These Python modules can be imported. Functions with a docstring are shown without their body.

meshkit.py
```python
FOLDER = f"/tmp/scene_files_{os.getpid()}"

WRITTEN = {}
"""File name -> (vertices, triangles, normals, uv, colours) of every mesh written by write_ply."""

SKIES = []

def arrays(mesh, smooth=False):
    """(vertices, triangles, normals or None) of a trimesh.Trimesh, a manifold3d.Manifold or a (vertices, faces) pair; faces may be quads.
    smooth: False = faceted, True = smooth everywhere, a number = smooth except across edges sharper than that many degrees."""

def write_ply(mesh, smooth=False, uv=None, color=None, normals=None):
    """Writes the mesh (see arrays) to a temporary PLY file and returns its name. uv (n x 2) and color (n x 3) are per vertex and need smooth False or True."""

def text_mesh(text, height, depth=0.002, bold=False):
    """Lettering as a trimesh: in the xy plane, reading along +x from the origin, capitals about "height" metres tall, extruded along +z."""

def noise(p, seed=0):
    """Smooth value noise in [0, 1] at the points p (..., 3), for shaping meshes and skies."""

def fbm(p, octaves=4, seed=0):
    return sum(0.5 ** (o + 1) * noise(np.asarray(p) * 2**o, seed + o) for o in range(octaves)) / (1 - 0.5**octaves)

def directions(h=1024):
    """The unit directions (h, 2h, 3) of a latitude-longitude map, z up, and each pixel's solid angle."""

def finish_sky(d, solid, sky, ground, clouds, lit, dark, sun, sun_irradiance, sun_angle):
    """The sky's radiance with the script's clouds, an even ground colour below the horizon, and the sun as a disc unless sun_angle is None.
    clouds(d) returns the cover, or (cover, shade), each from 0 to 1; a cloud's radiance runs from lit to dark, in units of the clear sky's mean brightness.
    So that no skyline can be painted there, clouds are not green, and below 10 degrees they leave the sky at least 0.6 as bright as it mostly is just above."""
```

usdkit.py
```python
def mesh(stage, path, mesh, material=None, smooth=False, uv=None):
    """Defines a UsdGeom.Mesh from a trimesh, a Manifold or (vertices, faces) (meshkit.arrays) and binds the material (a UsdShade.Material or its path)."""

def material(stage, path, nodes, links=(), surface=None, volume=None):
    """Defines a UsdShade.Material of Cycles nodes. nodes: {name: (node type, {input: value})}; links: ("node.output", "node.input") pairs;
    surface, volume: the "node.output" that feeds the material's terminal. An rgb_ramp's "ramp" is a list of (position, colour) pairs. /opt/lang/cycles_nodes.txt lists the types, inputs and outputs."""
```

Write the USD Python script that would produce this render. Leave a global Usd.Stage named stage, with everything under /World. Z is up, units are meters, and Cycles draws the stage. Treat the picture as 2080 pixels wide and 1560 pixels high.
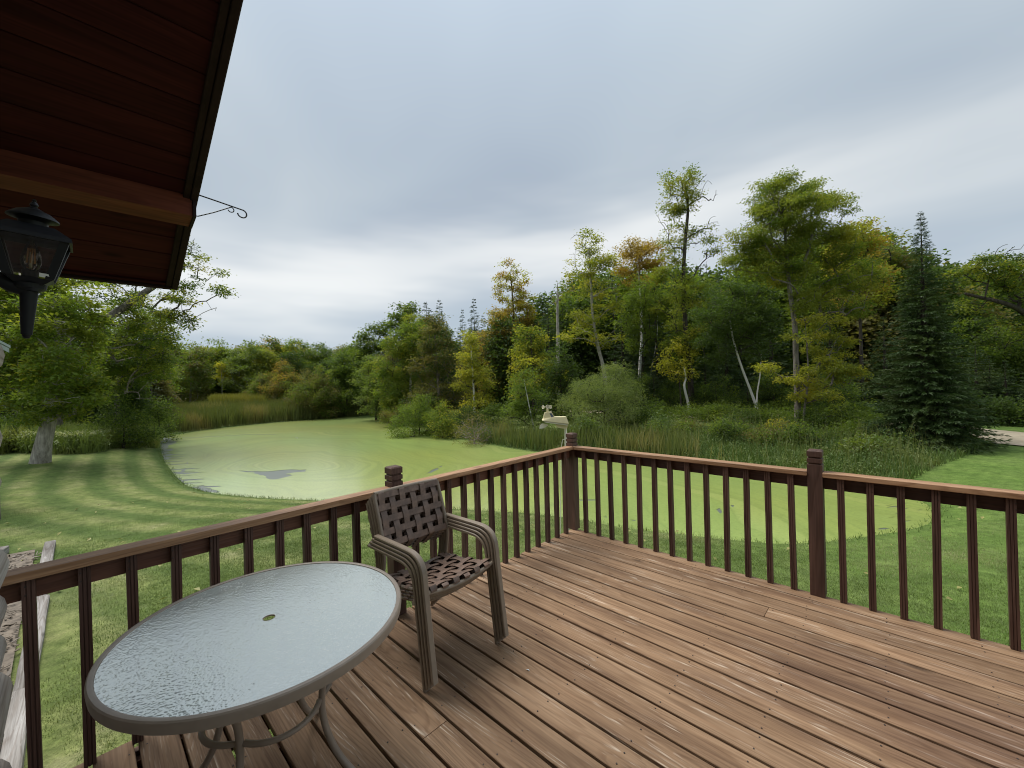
import math, numpy as np, trimesh, shapely
from shapely.geometry import Polygon, Point, box as sbox, LineString
import usdkit, meshkit
from pxr import Usd, UsdGeom, UsdLux, UsdShade, Gf, Vt, Sdf

stage = Usd.Stage.CreateInMemory()
UsdGeom.SetStageUpAxis(stage, 'Z'); UsdGeom.SetStageMetersPerUnit(stage, 1.0)
UsdGeom.Xform.Define(stage, '/World'); UsdGeom.Scope.Define(stage, '/World/Looks')
# ------------------------------------------------------------------ camera, sky, light
# world: the deck's outer corner is the origin, x along its long rail, y outwards to the pond, z up from the deck boards
EYE = np.array([2.55877, -3.61878, 1.60142])
FWD = np.array([-0.68792171, 0.72577702, -0.00338202]); RGT = np.array([0.72555645, 0.68758082, -0.02829228]); UPV = np.array([0.01820848, 0.02191672, 0.99959397])
FPX = 830.39                      # focal length in pixels of a 2080 wide frame
cam = UsdGeom.Camera.Define(stage, '/World/camera')
cam.CreateHorizontalApertureAttr(36.0); cam.CreateVerticalApertureAttr(27.0); cam.CreateFocalLengthAttr(FPX / 2080 * 36.0)
cam.CreateClippingRangeAttr(Gf.Vec2f(0.05, 5000))
cam.AddTransformOp().Set(Gf.Matrix4d(*[float(x) for r in (RGT, UPV, -FWD, EYE) for x in (*r, 1.0 if r is EYE else 0.0)]))
cam.CreateExposureAttr(1.35)
SUN = np.array([-0.55, -0.15, 0.95]); SUN /= np.linalg.norm(SUN)
ELEV, ROT = math.asin(SUN[2]), math.atan2(SUN[0], SUN[1])
sun = UsdLux.DistantLight.Define(stage, '/World/sun')
sun.CreateIntensityAttr(0.4); sun.CreateAngleAttr(35.0); sun.CreateNormalizeAttr(True); sun.CreateColorAttr(Gf.Vec3f(1.0, 0.96, 0.9))
_z = SUN; _x = np.cross([0, 0, 1], _z); _x /= np.linalg.norm(_x); _y = np.cross(_z, _x)
sun.AddTransformOp().Set(Gf.Matrix4d(*[float(v) for r, w in ((_x, 0), (_y, 0), (_z, 0), ((0, 0, 30), 1)) for v in (*r, w)]))
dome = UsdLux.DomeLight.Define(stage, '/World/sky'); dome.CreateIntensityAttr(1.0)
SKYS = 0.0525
sky_mat = usdkit.material(stage, '/World/Looks/sky', {
    'tc': ('texture_coordinate', {}),
    'sep': ('separate_xyz', {}),
    'zc': ('math', {'math_type': 'maximum', 'value2': 0.0}),
    'zz': ('math', {'math_type': 'add', 'value2': 0.22}),
    'dx': ('math', {'math_type': 'divide'}), 'dy': ('math', {'math_type': 'divide'}),
    'pl': ('combine_xyz', {'z': 0.0}),
    'mp': ('mapping', {'rotation': (0, 0, math.radians(28)), 'scale': (0.62, 1.0, 1), 'location': (2.3, 0.75, 0)}),
    'n1': ('noise_texture', {'scale': 0.95, 'detail': 3.0, 'roughness': 0.4, 'distortion': 0.8}),
    'r1': ('rgb_ramp', {'ramp': [(0.30, (3.1, 3.65, 4.35)), (0.45, (3.6, 4.2, 4.78)), (0.57, (4.1, 4.65, 5.1)), (0.72, (4.8, 5.25, 5.55))]}),
    'z2': ('math', {'math_type': 'power', 'value2': 4.0}), 'z3': ('math', {'math_type': 'multiply_add', 'value2': 1.6, 'value3': 0.92}), 'zg': ('vector_math', {'math_type': 'scale'}),  # added zenith brightening, strongest above the view, to light the ground more
    'mph': ('mapping', {'scale': (1.0, 1.0, 5.0), 'location': (4.1, 1.3, 0.2)}),
    'n2': ('noise_texture', {'scale': 1.7, 'detail': 3.0, 'roughness': 0.5}),
    'r2': ('rgb_ramp', {'ramp': [(0.34, (3.6, 4.4, 5.2)), (0.5, (4.3, 5.0, 5.7)), (0.66, (5.3, 5.8, 6.2))]}),
    'low': ('map_range', {'from_min': 0.05, 'from_max': 0.40, 'to_min': 0.9, 'to_max': 0.0, 'clamp': True}),
    'cl': ('mix_color', {}),
    # a long thin gap in the overcast low over the woods
    'rd': ('vector_math', {'math_type': 'dot_product', 'vector2': (0.7258, 0.6879, 0.0)}), 'rc': ('math', {'math_type': 'multiply_add', 'value2': 0.11, 'value3': 0.285}), 'gq': ('math', {'math_type': 'subtract'}),
    'gn': ('noise_texture', {'scale': 2.2, 'detail': 3.0}), 'gw': ('math', {'math_type': 'multiply_add', 'value2': 0.20, 'value3': -0.10}), 'ga': ('math', {'math_type': 'add'}),
    'gs': ('math', {'math_type': 'divide', 'value2': 0.075}), 'g2': ('math', {'math_type': 'power', 'value2': 2.0}), 'gm': ('math', {'math_type': 'multiply', 'value2': -1.0}), 'ge': ('math', {'math_type': 'exponent'}),
    'gp': ('noise_texture', {'scale': 1.3, 'detail': 1.0}), 'gpr': ('map_range', {'from_min': 0.34, 'from_max': 0.62, 'to_min': 0.45, 'to_max': 1.0, 'clamp': True}), 'gk': ('math', {'math_type': 'multiply'}),
    'gc': ('mix_color', {'b': (7.5, 7.55, 7.4)}), 'gf': ('map_range', {'from_min': 0.15, 'from_max': 0.7, 'to_min': 1.0, 'to_max': 0.3, 'clamp': True}), 'gk2': ('math', {'math_type': 'multiply'}),
    'sky': ('sky_texture', {'sky_type': 'single_scattering', 'sun_disc': False, 'sun_elevation': ELEV, 'sun_rotation': ROT, 'air_density': 1.0, 'aerosol_density': 2.0}),
    'mix': ('mix_color', {'fac': 0.93}),
    'bg': ('background_shader', {'strength': SKYS})},
    [('tc.generated', 'sep.vector'), ('sep.z', 'zc.value1'), ('zc.value', 'zz.value1'), ('sep.x', 'dx.value1'), ('zz.value', 'dx.value2'), ('sep.y', 'dy.value1'), ('zz.value', 'dy.value2'),
     ('dx.value', 'pl.x'), ('dy.value', 'pl.y'), ('pl.vector', 'mp.vector'), ('mp.vector', 'n1.vector'), ('n1.fac', 'r1.fac'),
     ('tc.generated', 'mph.vector'), ('mph.vector', 'n2.vector'), ('n2.fac', 'r2.fac'), ('sep.z', 'low.value'), ('low.result', 'cl.fac'), ('r1.color', 'cl.a'), ('r2.color', 'cl.b'),
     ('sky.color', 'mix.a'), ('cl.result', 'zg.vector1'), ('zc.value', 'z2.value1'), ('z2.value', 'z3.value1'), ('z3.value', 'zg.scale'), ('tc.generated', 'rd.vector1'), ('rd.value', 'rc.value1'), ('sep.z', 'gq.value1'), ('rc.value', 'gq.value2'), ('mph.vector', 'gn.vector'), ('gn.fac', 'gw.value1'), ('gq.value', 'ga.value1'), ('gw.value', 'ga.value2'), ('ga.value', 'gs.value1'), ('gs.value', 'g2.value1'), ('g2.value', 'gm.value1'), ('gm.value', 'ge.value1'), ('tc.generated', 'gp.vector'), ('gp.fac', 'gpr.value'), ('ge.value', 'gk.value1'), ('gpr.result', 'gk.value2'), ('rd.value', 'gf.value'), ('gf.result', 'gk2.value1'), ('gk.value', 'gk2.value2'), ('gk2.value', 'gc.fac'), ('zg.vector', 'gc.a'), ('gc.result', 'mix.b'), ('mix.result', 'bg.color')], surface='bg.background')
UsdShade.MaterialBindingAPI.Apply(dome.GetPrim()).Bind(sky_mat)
dome.GetPrim().SetCustomDataByKey('kind', 'structure')

# ------------------------------------------------------------------ naming and meshes
_taken = {}
def numbered(parent, name):
    k = (str(parent), name); n = _taken.get(k, 0); _taken[k] = n + 1
    return f'{parent}/{name}' if n == 0 else f'{parent}/{name}_{n:03d}'
def tag(p, label=None, cat=None, group=None, kind=None):
    for k, v in (('label', label), ('category', cat), ('group', group), ('kind', kind)):
        if v: p.SetCustomDataByKey(k, v)
    return p
def thing(name, label, cat, loc=(0, 0, 0), rotz=0.0, group=None):
    x = UsdGeom.Xform.Define(stage, numbered('/World', name)); x.AddTranslateOp().Set(Gf.Vec3d(*map(float, loc)))
    if rotz: x.AddRotateZOp().Set(float(rotz))
    return tag(x.GetPrim(), label, cat, group)
def copy(src, name, label, cat, loc, rotz=0.0, scale=1.0, group=None):
    x = UsdGeom.Xform.Define(stage, numbered('/World', name)); x.AddTranslateOp().Set(Gf.Vec3d(*map(float, loc)))
    if rotz: x.AddRotateZOp().Set(float(rotz))
    if np.ndim(scale): x.AddScaleOp().Set(Gf.Vec3f(*map(float, scale)))
    elif scale != 1.0: x.AddScaleOp().Set(Gf.Vec3f(scale, scale, scale))
    x.GetPrim().GetReferences().AddInternalReference(src); x.GetPrim().SetInstanceable(True)
    p = x.GetPrim(); p.SetCustomDataByKey('label', label); p.SetCustomDataByKey('category', cat)
    if group: p.SetCustomDataByKey('group', group)
    return p
def part(parent, name, m, material, smooth=False, label=None):
    path = parent.GetPath() if hasattr(parent, 'GetPath') else Sdf.Path(parent)
    me = usdkit.mesh(stage, numbered(path, name), m, material, smooth=smooth)
    if label: me.GetPrim().SetCustomDataByKey('label', label)
    return me.GetPrim()
def setting(name, m, material, kind='structure', smooth=False, label=None, cat=None):
    p = usdkit.mesh(stage, numbered('/World', name), m, material, smooth=smooth).GetPrim()
    return tag(p, label, cat, kind=kind)
def cat_(ms): return trimesh.util.concatenate(ms)
def tm(v, f): return trimesh.Trimesh(np.asarray(v, float), np.asarray(f, int), process=False)
def bx(x0, x1, y0, y1, z0, z1, c=0.0):
    if c <= 0:
        m = trimesh.creation.box([x1 - x0, y1 - y0, z1 - z0]); m.apply_translation([(x0 + x1) / 2, (y0 + y1) / 2, (z0 + z1) / 2]); return m
    pts = []
    for X, sx in ((x0, 1), (x1, -1)):
        for Y, sy in ((y0, 1), (y1, -1)):
            for Z, sz in ((z0, 1), (z1, -1)):
                pts += [(X + sx * c, Y + sy * c, Z), (X + sx * c, Y, Z + sz * c), (X, Y + sy * c, Z + sz * c)]
    return trimesh.convex.convex_hull(np.array(pts))
def prism(poly, z0, z1):
    m = trimesh.creation.extrude_polygon(poly, z1 - z0, engine='earcut'); m.apply_translation([0, 0, z0]); return m
def tube(pts, r, n=8, caps=True, squash=None):
    """a tapered tube along points; r a number or one per point; squash=(a,b) makes the section an ellipse a*r by b*r"""
    p = np.asarray(pts, float); k = len(p); r = np.broadcast_to(np.asarray(r, float), (k,))
    t = np.gradient(p, axis=0); t /= np.maximum(np.linalg.norm(t, axis=1, keepdims=True), 1e-9)
    ref = np.array([0, 0, 1.0]) if abs(t[0, 2]) < 0.9 else np.array([1.0, 0, 0])
    u = np.cross(t[0], ref); u /= np.linalg.norm(u); us = []
    for i in range(k):
        u = u - t[i] * (u @ t[i]); u /= np.linalg.norm(u); us.append(u.copy())
    us = np.array(us); vs = np.cross(t, us); a = np.linspace(0, 2 * np.pi, n, endpoint=False); sa, sb = squash or (1, 1)
    V = (p[:, None] + r[:, None, None] * (sa * np.cos(a)[None, :, None] * us[:, None] + sb * np.sin(a)[None, :, None] * vs[:, None])).reshape(-1, 3)
    i = np.arange(k - 1)[:, None] * n; j = np.arange(n)[None]; j2 = (j + 1) % n
    A, B, C, D = (i + j).ravel(), (i + j2).ravel(), (i + n + j2).ravel(), (i + n + j).ravel()
    F = [np.stack([A, B, C], 1), np.stack([A, C, D], 1)]
    if caps:
        V = np.vstack([V, p[0], p[-1]]); q = np.arange(n); q2 = (q + 1) % n
        F += [np.stack([q2, q, np.full(n, k * n)], 1), np.stack([(k - 1) * n + q, (k - 1) * n + q2, np.full(n, k * n + 1)], 1)]
    return tm(V, np.vstack(F))
def lathe(profile, n=32, loc=(0, 0, 0)):
    m = trimesh.creation.revolve(np.asarray(profile, float), sections=n); m.apply_translation(loc); return m
def sweep_profile(profile, path, closed_profile=True, side=None):
    """profile (k,2) in the frame (side, normal) carried along a planar path; side = fixed sideways vector"""
    p = np.asarray(path, float); t = np.gradient(p, axis=0); t /= np.linalg.norm(t, axis=1, keepdims=True)
    s = np.asarray(side, float); nn = np.cross(t, s); nn /= np.linalg.norm(nn, axis=1, keepdims=True)
    pr = np.asarray(profile, float); k, n = len(p), len(pr)
    V = (p[:, None] + pr[None, :, :1] * s + pr[None, :, 1:] * nn[:, None]).reshape(-1, 3)
    F = []
    for i in range(k - 1):
        for j in range(n):
            a, b, c, d = i * n + j, i * n + (j + 1) % n, (i + 1) * n + (j + 1) % n, (i + 1) * n + j
            F += [(a, b, c), (a, c, d)]
    for j in range(1, n - 1): F += [(0, j + 1, j), ((k - 1) * n, (k - 1) * n + j, (k - 1) * n + j + 1)]
    m = tm(V, F); trimesh.repair.fix_normals(m); return m
def at(px, py, depth=None, z=None, y=None, x=None):
    """the point of the world seen at a pixel of the 2080 x 1560 photograph, at a distance along the view axis, or on a plane"""
    d = FWD + RGT * (px - 1040) / FPX + UPV * (780 - py) / FPX
    t = depth if depth is not None else (z - EYE[2]) / d[2] if z is not None else (y - EYE[1]) / d[1] if y is not None else (x - EYE[0]) / d[0]
    return EYE + t * d
def spot(px, depth, z):
    """the point at a pixel column, a distance along the view axis and a height"""
    b = FWD + RGT * (px - 1040) / FPX; t = ((z - EYE[2]) / depth - b[2]) / UPV[2]
    return EYE + depth * (b + t * UPV)
def height_at(px, py, depth): return at(px, py, depth)[2]

# ------------------------------------------------------------------ materials
def M(name, nodes, links=(), surface='p.BSDF'): return usdkit.material(stage, '/World/Looks/' + name, nodes, links, surface=surface)
def plain(name, color, rough=0.5, var=0.12, scale=6.0, bump=0.0, metallic=0.0, spec=0.5, bscale=80.0):
    c = np.array(color)
    nodes = {'tc': ('texture_coordinate', {}), 'n': ('noise_texture', {'scale': scale, 'detail': 4.0, 'roughness': 0.6}),
             'r': ('rgb_ramp', {'ramp': [(0.3, tuple(c * (1 - var))), (0.7, tuple(c * (1 + var)))]}),
             'p': ('principled_bsdf', {'roughness': rough, 'metallic': metallic, 'specular_ior_level': spec})}
    links = [('tc.object', 'n.vector'), ('n.fac', 'r.fac'), ('r.color', 'p.base_color')]
    if bump:
        nodes['n2'] = ('noise_texture', {'scale': bscale, 'detail': 3.0}); nodes['b'] = ('bump', {'strength': bump, 'distance': 0.004})
        links += [('tc.object', 'n2.vector'), ('n2.fac', 'b.height'), ('b.normal', 'p.normal')]
    return M(name, nodes, links)
def wood(name, axis, dark, mid, light, pale, worn=0.5, lines=16.0, rough=0.55, spec=0.4, stain=False, bump=0.35, knots=True, kth=0.80):
    """stained timber with its grain along one axis: growth-ring contours, fine fibres, worn streaks, knots; each piece differs"""
    long_, cross = 0.55, 7.0
    s1 = [cross] * 3; s1[axis] = long_
    s2 = [95.0] * 3; s2[axis] = 2.2
    s3 = [9.0] * 3; s3[axis] = 1.0
    s4 = [13.0] * 3; s4[axis] = 1.9
    nodes = {'tc': ('texture_coordinate', {}), 'oi': ('object_info', {}), 'rs': ('math', {'math_type': 'multiply', 'value2': 61.0}),
             'off': ('vector_math', {'math_type': 'add'}),
             'm1': ('mapping', {'scale': tuple(s1)}), 'm2': ('mapping', {'scale': tuple(s2)}), 'm3': ('mapping', {'scale': tuple(s3)}), 'm4': ('mapping', {'scale': tuple(s4)}),
             'n1': ('noise_texture', {'scale': 1.0, 'detail': 1.0, 'roughness': 0.35}),
             'k': ('math', {'math_type': 'multiply', 'value2': lines}), 'fr': ('math', {'math_type': 'fraction'}),
             'ring': ('rgb_ramp', {'ramp': [(0.0, (0, 0, 0)), (0.55, (0.12, 0.12, 0.12)), (0.82, (1, 1, 1)), (0.93, (0.75, 0.75, 0.75)), (1.0, (0, 0, 0))]}),
             'n2': ('noise_texture', {'scale': 1.0, 'detail': 3.0, 'roughness': 0.65}),
             'n3': ('noise_texture', {'scale': 1.0, 'detail': 4.0, 'roughness': 0.6}),
             'tone': ('rgb_ramp', {'ramp': [(0.28, dark), (0.5, mid), (0.72, light)]}),
             'fib': ('rgb_ramp', {'ramp': [(0.3, (0.62, 0.6, 0.58)), (0.55, (1, 1, 1)), (0.8, (1.18, 1.16, 1.14))]}),
             'mul': ('mix_color', {'blend_type': 'multiply', 'fac': 0.75, 'use_clamp': False}),
             'n5': ('noise_texture', {'scale': 1.0, 'detail': 4.0, 'roughness': 0.7}),
             'wm': ('map_range', {'from_min': 0.66 - 0.16 * worn, 'from_max': 0.80 - 0.14 * worn, 'to_min': 0.0, 'to_max': 1.0, 'clamp': True}),
             'wr': ('math', {'math_type': 'multiply'}),
             'wf': ('rgb_ramp', {'ramp': [(0.42, (0, 0, 0)), (0.62, (1, 1, 1))]}), 'wr2': ('math', {'math_type': 'multiply'}), 'ws': ('math', {'math_type': 'multiply', 'value2': 1.0}),
             'pal': ('mix_color', {'b': pale}),
             'rg': ('math', {'math_type': 'multiply', 'value2': 0.55}), 'rd': ('mix_color', {'blend_type': 'multiply', 'b': (0.62, 0.55, 0.5)}),
             'tv': ('map_range', {'from_min': 0.0, 'from_max': 1.0, 'to_min': 0.82, 'to_max': 1.15}), 'hs': ('hsv', {'hue': 0.5, 'saturation': 1.0}),
             'bh': ('math', {'math_type': 'add'}), 'b': ('bump', {'strength': bump, 'distance': 0.0025}),
             'p': ('principled_bsdf', {'roughness': rough, 'specular_ior_level': spec})}
    links = [('oi.random', 'rs.value1'), ('tc.object', 'off.vector1'), ('rs.value', 'off.vector2')]
    links += [('off.vector', f'm{i}.vector') for i in (1, 2, 3, 4)]
    links += [('m1.vector', 'n1.vector'), ('n1.fac', 'k.value1'), ('k.value', 'fr.value1'), ('fr.value', 'ring.fac'), ('m2.vector', 'n2.vector'), ('m3.vector', 'n3.vector'), ('m4.vector', 'n5.vector'),
              ('n3.fac', 'tone.fac'), ('n2.fac', 'fib.fac'), ('tone.color', 'mul.a'), ('fib.color', 'mul.b'),
              ('ring.color', 'rg.value1'), ('rg.value', 'rd.fac'), ('mul.result', 'rd.a'),
              ('n5.fac', 'wm.value'), ('wm.result', 'wr.value1'), ('ring.color', 'wr.value2'), ('n2.fac', 'wf.fac'), ('wf.color', 'wr2.value1'), ('wr.value', 'wr2.value2'), ('wr2.value', 'ws.value1'), ('ws.value', 'pal.fac'), ('rd.result', 'pal.a'),
              ('oi.random', 'tv.value'), ('tv.result', 'hs.value'),
              ('ring.color', 'bh.value1'), ('n2.fac', 'bh.value2'), ('bh.value', 'b.height'), ('b.normal', 'p.normal')]
    last = 'pal.result'
    if knots:
        sk = [7.0] * 3; sk[axis] = 2.6
        nodes.update({'mk': ('mapping', {'scale': tuple(sk)}), 'vo': ('voronoi_texture', {'feature': 'f1', 'scale': 1.0}), 'kr': ('rgb_ramp', {'ramp': [(0.0, (0.9, 0.9, 0.9)), (0.10, (0.55, 0.55, 0.55)), (0.2, (0, 0, 0))]}),
                      'ks': ('separate_xyz', {}), 'kg': ('math', {'math_type': 'greater_than', 'value2': kth}), 'kk': ('math', {'math_type': 'multiply'}), 'kn': ('mix_color', {'b': tuple(np.array(dark) * 0.35)})})
        links += [('off.vector', 'mk.vector'), ('mk.vector', 'vo.vector'), ('vo.distance', 'kr.fac'), ('vo.color', 'ks.vector'), ('ks.x', 'kg.value1'), ('kg.value', 'kk.value1'), ('kr.color', 'kk.value2'), ('kk.value', 'kn.fac'), (last, 'kn.a')]
        last = 'kn.result'
    if stain:   # the dark weathered patch that the boards have near the long rail
        nodes.update({'sv': ('vector_math', {'math_type': 'subtract', 'vector2': (3.0, -0.98, 0)}), 'sc': ('vector_math', {'math_type': 'multiply', 'vector2': (0.62, 1.5, 0)}), 'sl': ('vector_math', {'math_type': 'length'}),
                      'sm': ('mapping', {'scale': (1.2, 4.0, 1)}), 'sn': ('noise_texture', {'scale': 1.6, 'detail': 4.0}), 'sa': ('math', {'math_type': 'multiply_add', 'value2': 1.5, 'value3': -0.75}), 'sb': ('math', {'math_type': 'add'}),
                      'sr': ('map_range', {'from_min': 0.28, 'from_max': 0.85, 'to_min': 0.62, 'to_max': 0.0, 'clamp': True}), 'sx': ('mix_color', {'blend_type': 'multiply', 'b': (0.42, 0.36, 0.40)})})
        links += [('tc.object', 'sv.vector1'), ('sv.vector', 'sc.vector1'), ('sc.vector', 'sl.vector1'), ('off.vector', 'sm.vector'), ('sm.vector', 'sn.vector'), ('sn.fac', 'sa.value1'), ('sa.value', 'sb.value1'), ('sl.value', 'sb.value2'), ('sb.value', 'sr.value'), ('sr.result', 'sx.fac'), (last, 'sx.a')]
        last = 'sx.result'
    links += [(last, 'hs.color'), ('hs.color', 'p.base_color')]
    return M(name, nodes, links)
DECK = wood('deck_board_wood', 0, (0.14, 0.079, 0.044), (0.24, 0.147, 0.083), (0.335, 0.215, 0.127), (0.62, 0.51, 0.39), worn=1.0, stain=True, lines=23.0, rough=0.7, spec=0.25)
CAPX = wood('cap_rail_wood', 0, (0.20, 0.102, 0.050), (0.31, 0.172, 0.088), (0.42, 0.25, 0.14), (0.58, 0.45, 0.33), worn=0.45, knots=True)
CAPY = wood('cap_rail_wood_long', 1, (0.20, 0.102, 0.050), (0.31, 0.172, 0.088), (0.42, 0.25, 0.14), (0.58, 0.45, 0.33), worn=0.45)
DRKZ = wood('dark_stained_wood', 2, (0.056, 0.029, 0.020), (0.090, 0.047, 0.034), (0.132, 0.070, 0.051), (0.18, 0.11, 0.08), worn=0.3, knots=False, rough=0.6, spec=0.3)
DRKX = wood('dark_rail_wood', 0, (0.04, 0.017, 0.012), (0.062, 0.028, 0.02), (0.09, 0.042, 0.03), (0.13, 0.09, 0.07), worn=0.2, knots=False, rough=0.6)
DRKY = wood('red_brown_rail_wood', 1, (0.13, 0.052, 0.030), (0.19, 0.082, 0.049), (0.25, 0.118, 0.073), (0.2, 0.12, 0.09), worn=0.2, rough=0.6)
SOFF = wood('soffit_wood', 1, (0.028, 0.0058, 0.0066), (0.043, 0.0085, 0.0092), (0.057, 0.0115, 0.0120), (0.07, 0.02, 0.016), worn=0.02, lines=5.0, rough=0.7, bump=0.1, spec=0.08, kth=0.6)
BEAM = wood('beam_wood', 1, (0.10, 0.024, 0.012), (0.145, 0.036, 0.019), (0.20, 0.054, 0.029), (0.24, 0.10, 0.065), worn=0.3, lines=9.0, rough=0.6, bump=0.2, spec=0.15)
TRIM = plain('roof_trim_wood', (0.022, 0.011, 0.010), 0.8, 0.3, 9.0, 0.3, spec=0.15)
LOGM = wood('weathered_log', 0, (0.30, 0.25, 0.21), (0.42, 0.37, 0.32), (0.52, 0.47, 0.42), (0.6, 0.56, 0.52), worn=0.3, lines=10.0, rough=0.85, spec=0.2)
TIMB = wood('grey_landscape_timber', 0, (0.14, 0.125, 0.11), (0.27, 0.25, 0.23), (0.40, 0.38, 0.36), (0.64, 0.63, 0.61), worn=0.9, lines=12.0, rough=0.9, spec=0.1, bump=0.9)
FRAME = plain('taupe_metal', (0.25, 0.20, 0.155), 0.42, 0.10, 14.0, 0.06, spec=0.5)
CHFR = plain('chair_metal', (0.215, 0.168, 0.122), 0.40, 0.10, 14.0, 0.06)
STRAP = plain('brown_vinyl_strap', (0.145, 0.092, 0.066), 0.5, 0.38, 22.0, 0.10, bscale=160)
BLACK = plain('black_painted_metal', (0.0045, 0.005, 0.007), 0.5, 0.2, 30.0, 0.15, spec=0.3)
IRON = plain('black_iron', (0.02, 0.018, 0.018), 0.5)
CREAM = plain('yellowed_plastic', (0.66, 0.57, 0.33), 0.5, 0.07, 9.0)
PALE = plain('pale_plastic', (0.72, 0.68, 0.55), 0.5, 0.05)
SOLAR = plain('solar_cell', (0.10, 0.12, 0.15), 0.2)
NAIL = plain('rusty_nail', (0.03, 0.02, 0.016), 0.7)
WHITE = plain('white_sticker', (0.62, 0.64, 0.64), 0.5)
FILA = plain('lamp_filament', (0.62, 0.30, 0.10), 0.4)
METALROOF = plain('grey_green_roof_metal', (0.23, 0.27, 0.25), 0.45)
SHEDW = plain('brown_board_wall', (0.12, 0.10, 0.085), 0.8, 0.25)
SHINGLE = plain('brown_shingle', (0.08, 0.065, 0.055), 0.9, 0.3, 20.0)
def pane(name, tint, ior, extra=0.0):
    return M(name, {'t': ('transparent_bsdf', {'color': tint}), 'g': ('glossy_bsdf', {'color': (1, 1, 1), 'roughness': 0.03}), 'f': ('fresnel', {'IOR': ior}), 'm': ('mix_closure', {})},
             [('f.fac', 'm.fac'), ('t.BSDF', 'm.closure1'), ('g.BSDF', 'm.closure2')], surface='m.closure')
GLASS = pane('lantern_glass', (0.66, 0.62, 0.56), 1.5)
BULBG = pane('bulb_glass', (0.93, 0.92, 0.9), 1.6)
# pebbled safety glass of the table: a milky body under a strongly reflecting wavy face
TGLASS = M('pebbled_table_glass', {
    'tc': ('texture_coordinate', {}), 'mp': ('mapping', {'rotation': (0, 0, 0.5), 'scale': (1.0, 1.0, 1.0)}),
    'nw': ('noise_texture', {'scale': 45.0, 'detail': 1.0}), 'wv': ('vector_math', {'math_type': 'scale', 'scale': 0.012}), 'wa': ('vector_math', {'math_type': 'add'}),
    'v': ('voronoi_texture', {'feature': 'smooth_f1', 'scale': 105.0, 'smoothness': 0.35}), 'n': ('noise_texture', {'scale': 60.0, 'detail': 2.0}),
    'ad': ('math', {'math_type': 'multiply_add', 'value2': 0.25}),
    'b': ('bump', {'strength': 0.36, 'distance': 0.003}),
    'f': ('fresnel', {'IOR': 5.0}), 'g': ('glossy_bsdf', {'color': (1.0, 1.0, 0.95), 'roughness': 0.07}),
    'd': ('principled_bsdf', {'base_color': (0.62, 0.68, 0.64), 'roughness': 0.35, 'specular_ior_level': 0.2}), 'tl': ('translucent_bsdf', {'color': (0.55, 0.62, 0.58)}), 'tr': ('transparent_bsdf', {'color': (0.75, 0.85, 0.8)}),
    'm0': ('mix_closure', {'fac': 0.2}), 'm1': ('mix_closure', {'fac': 0.06}), 'm2': ('mix_closure', {})},
    [('tc.object', 'mp.vector'), ('mp.vector', 'nw.vector'), ('nw.color', 'wv.vector1'), ('mp.vector', 'wa.vector1'), ('wv.vector', 'wa.vector2'), ('wa.vector', 'v.vector'), ('mp.vector', 'n.vector'), ('n.fac', 'ad.value1'), ('v.distance', 'ad.value3'), ('ad.value', 'b.height'),
     ('b.normal', 'g.normal'), ('b.normal', 'f.normal'), ('b.normal', 'd.normal'), ('d.BSDF', 'm0.closure1'), ('tl.BSDF', 'm0.closure2'), ('m0.closure', 'm1.closure1'), ('tr.BSDF', 'm1.closure2'), ('m1.closure', 'm2.closure1'), ('g.BSDF', 'm2.closure2'), ('f.fac', 'm2.fac')], surface='m2.closure')
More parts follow.
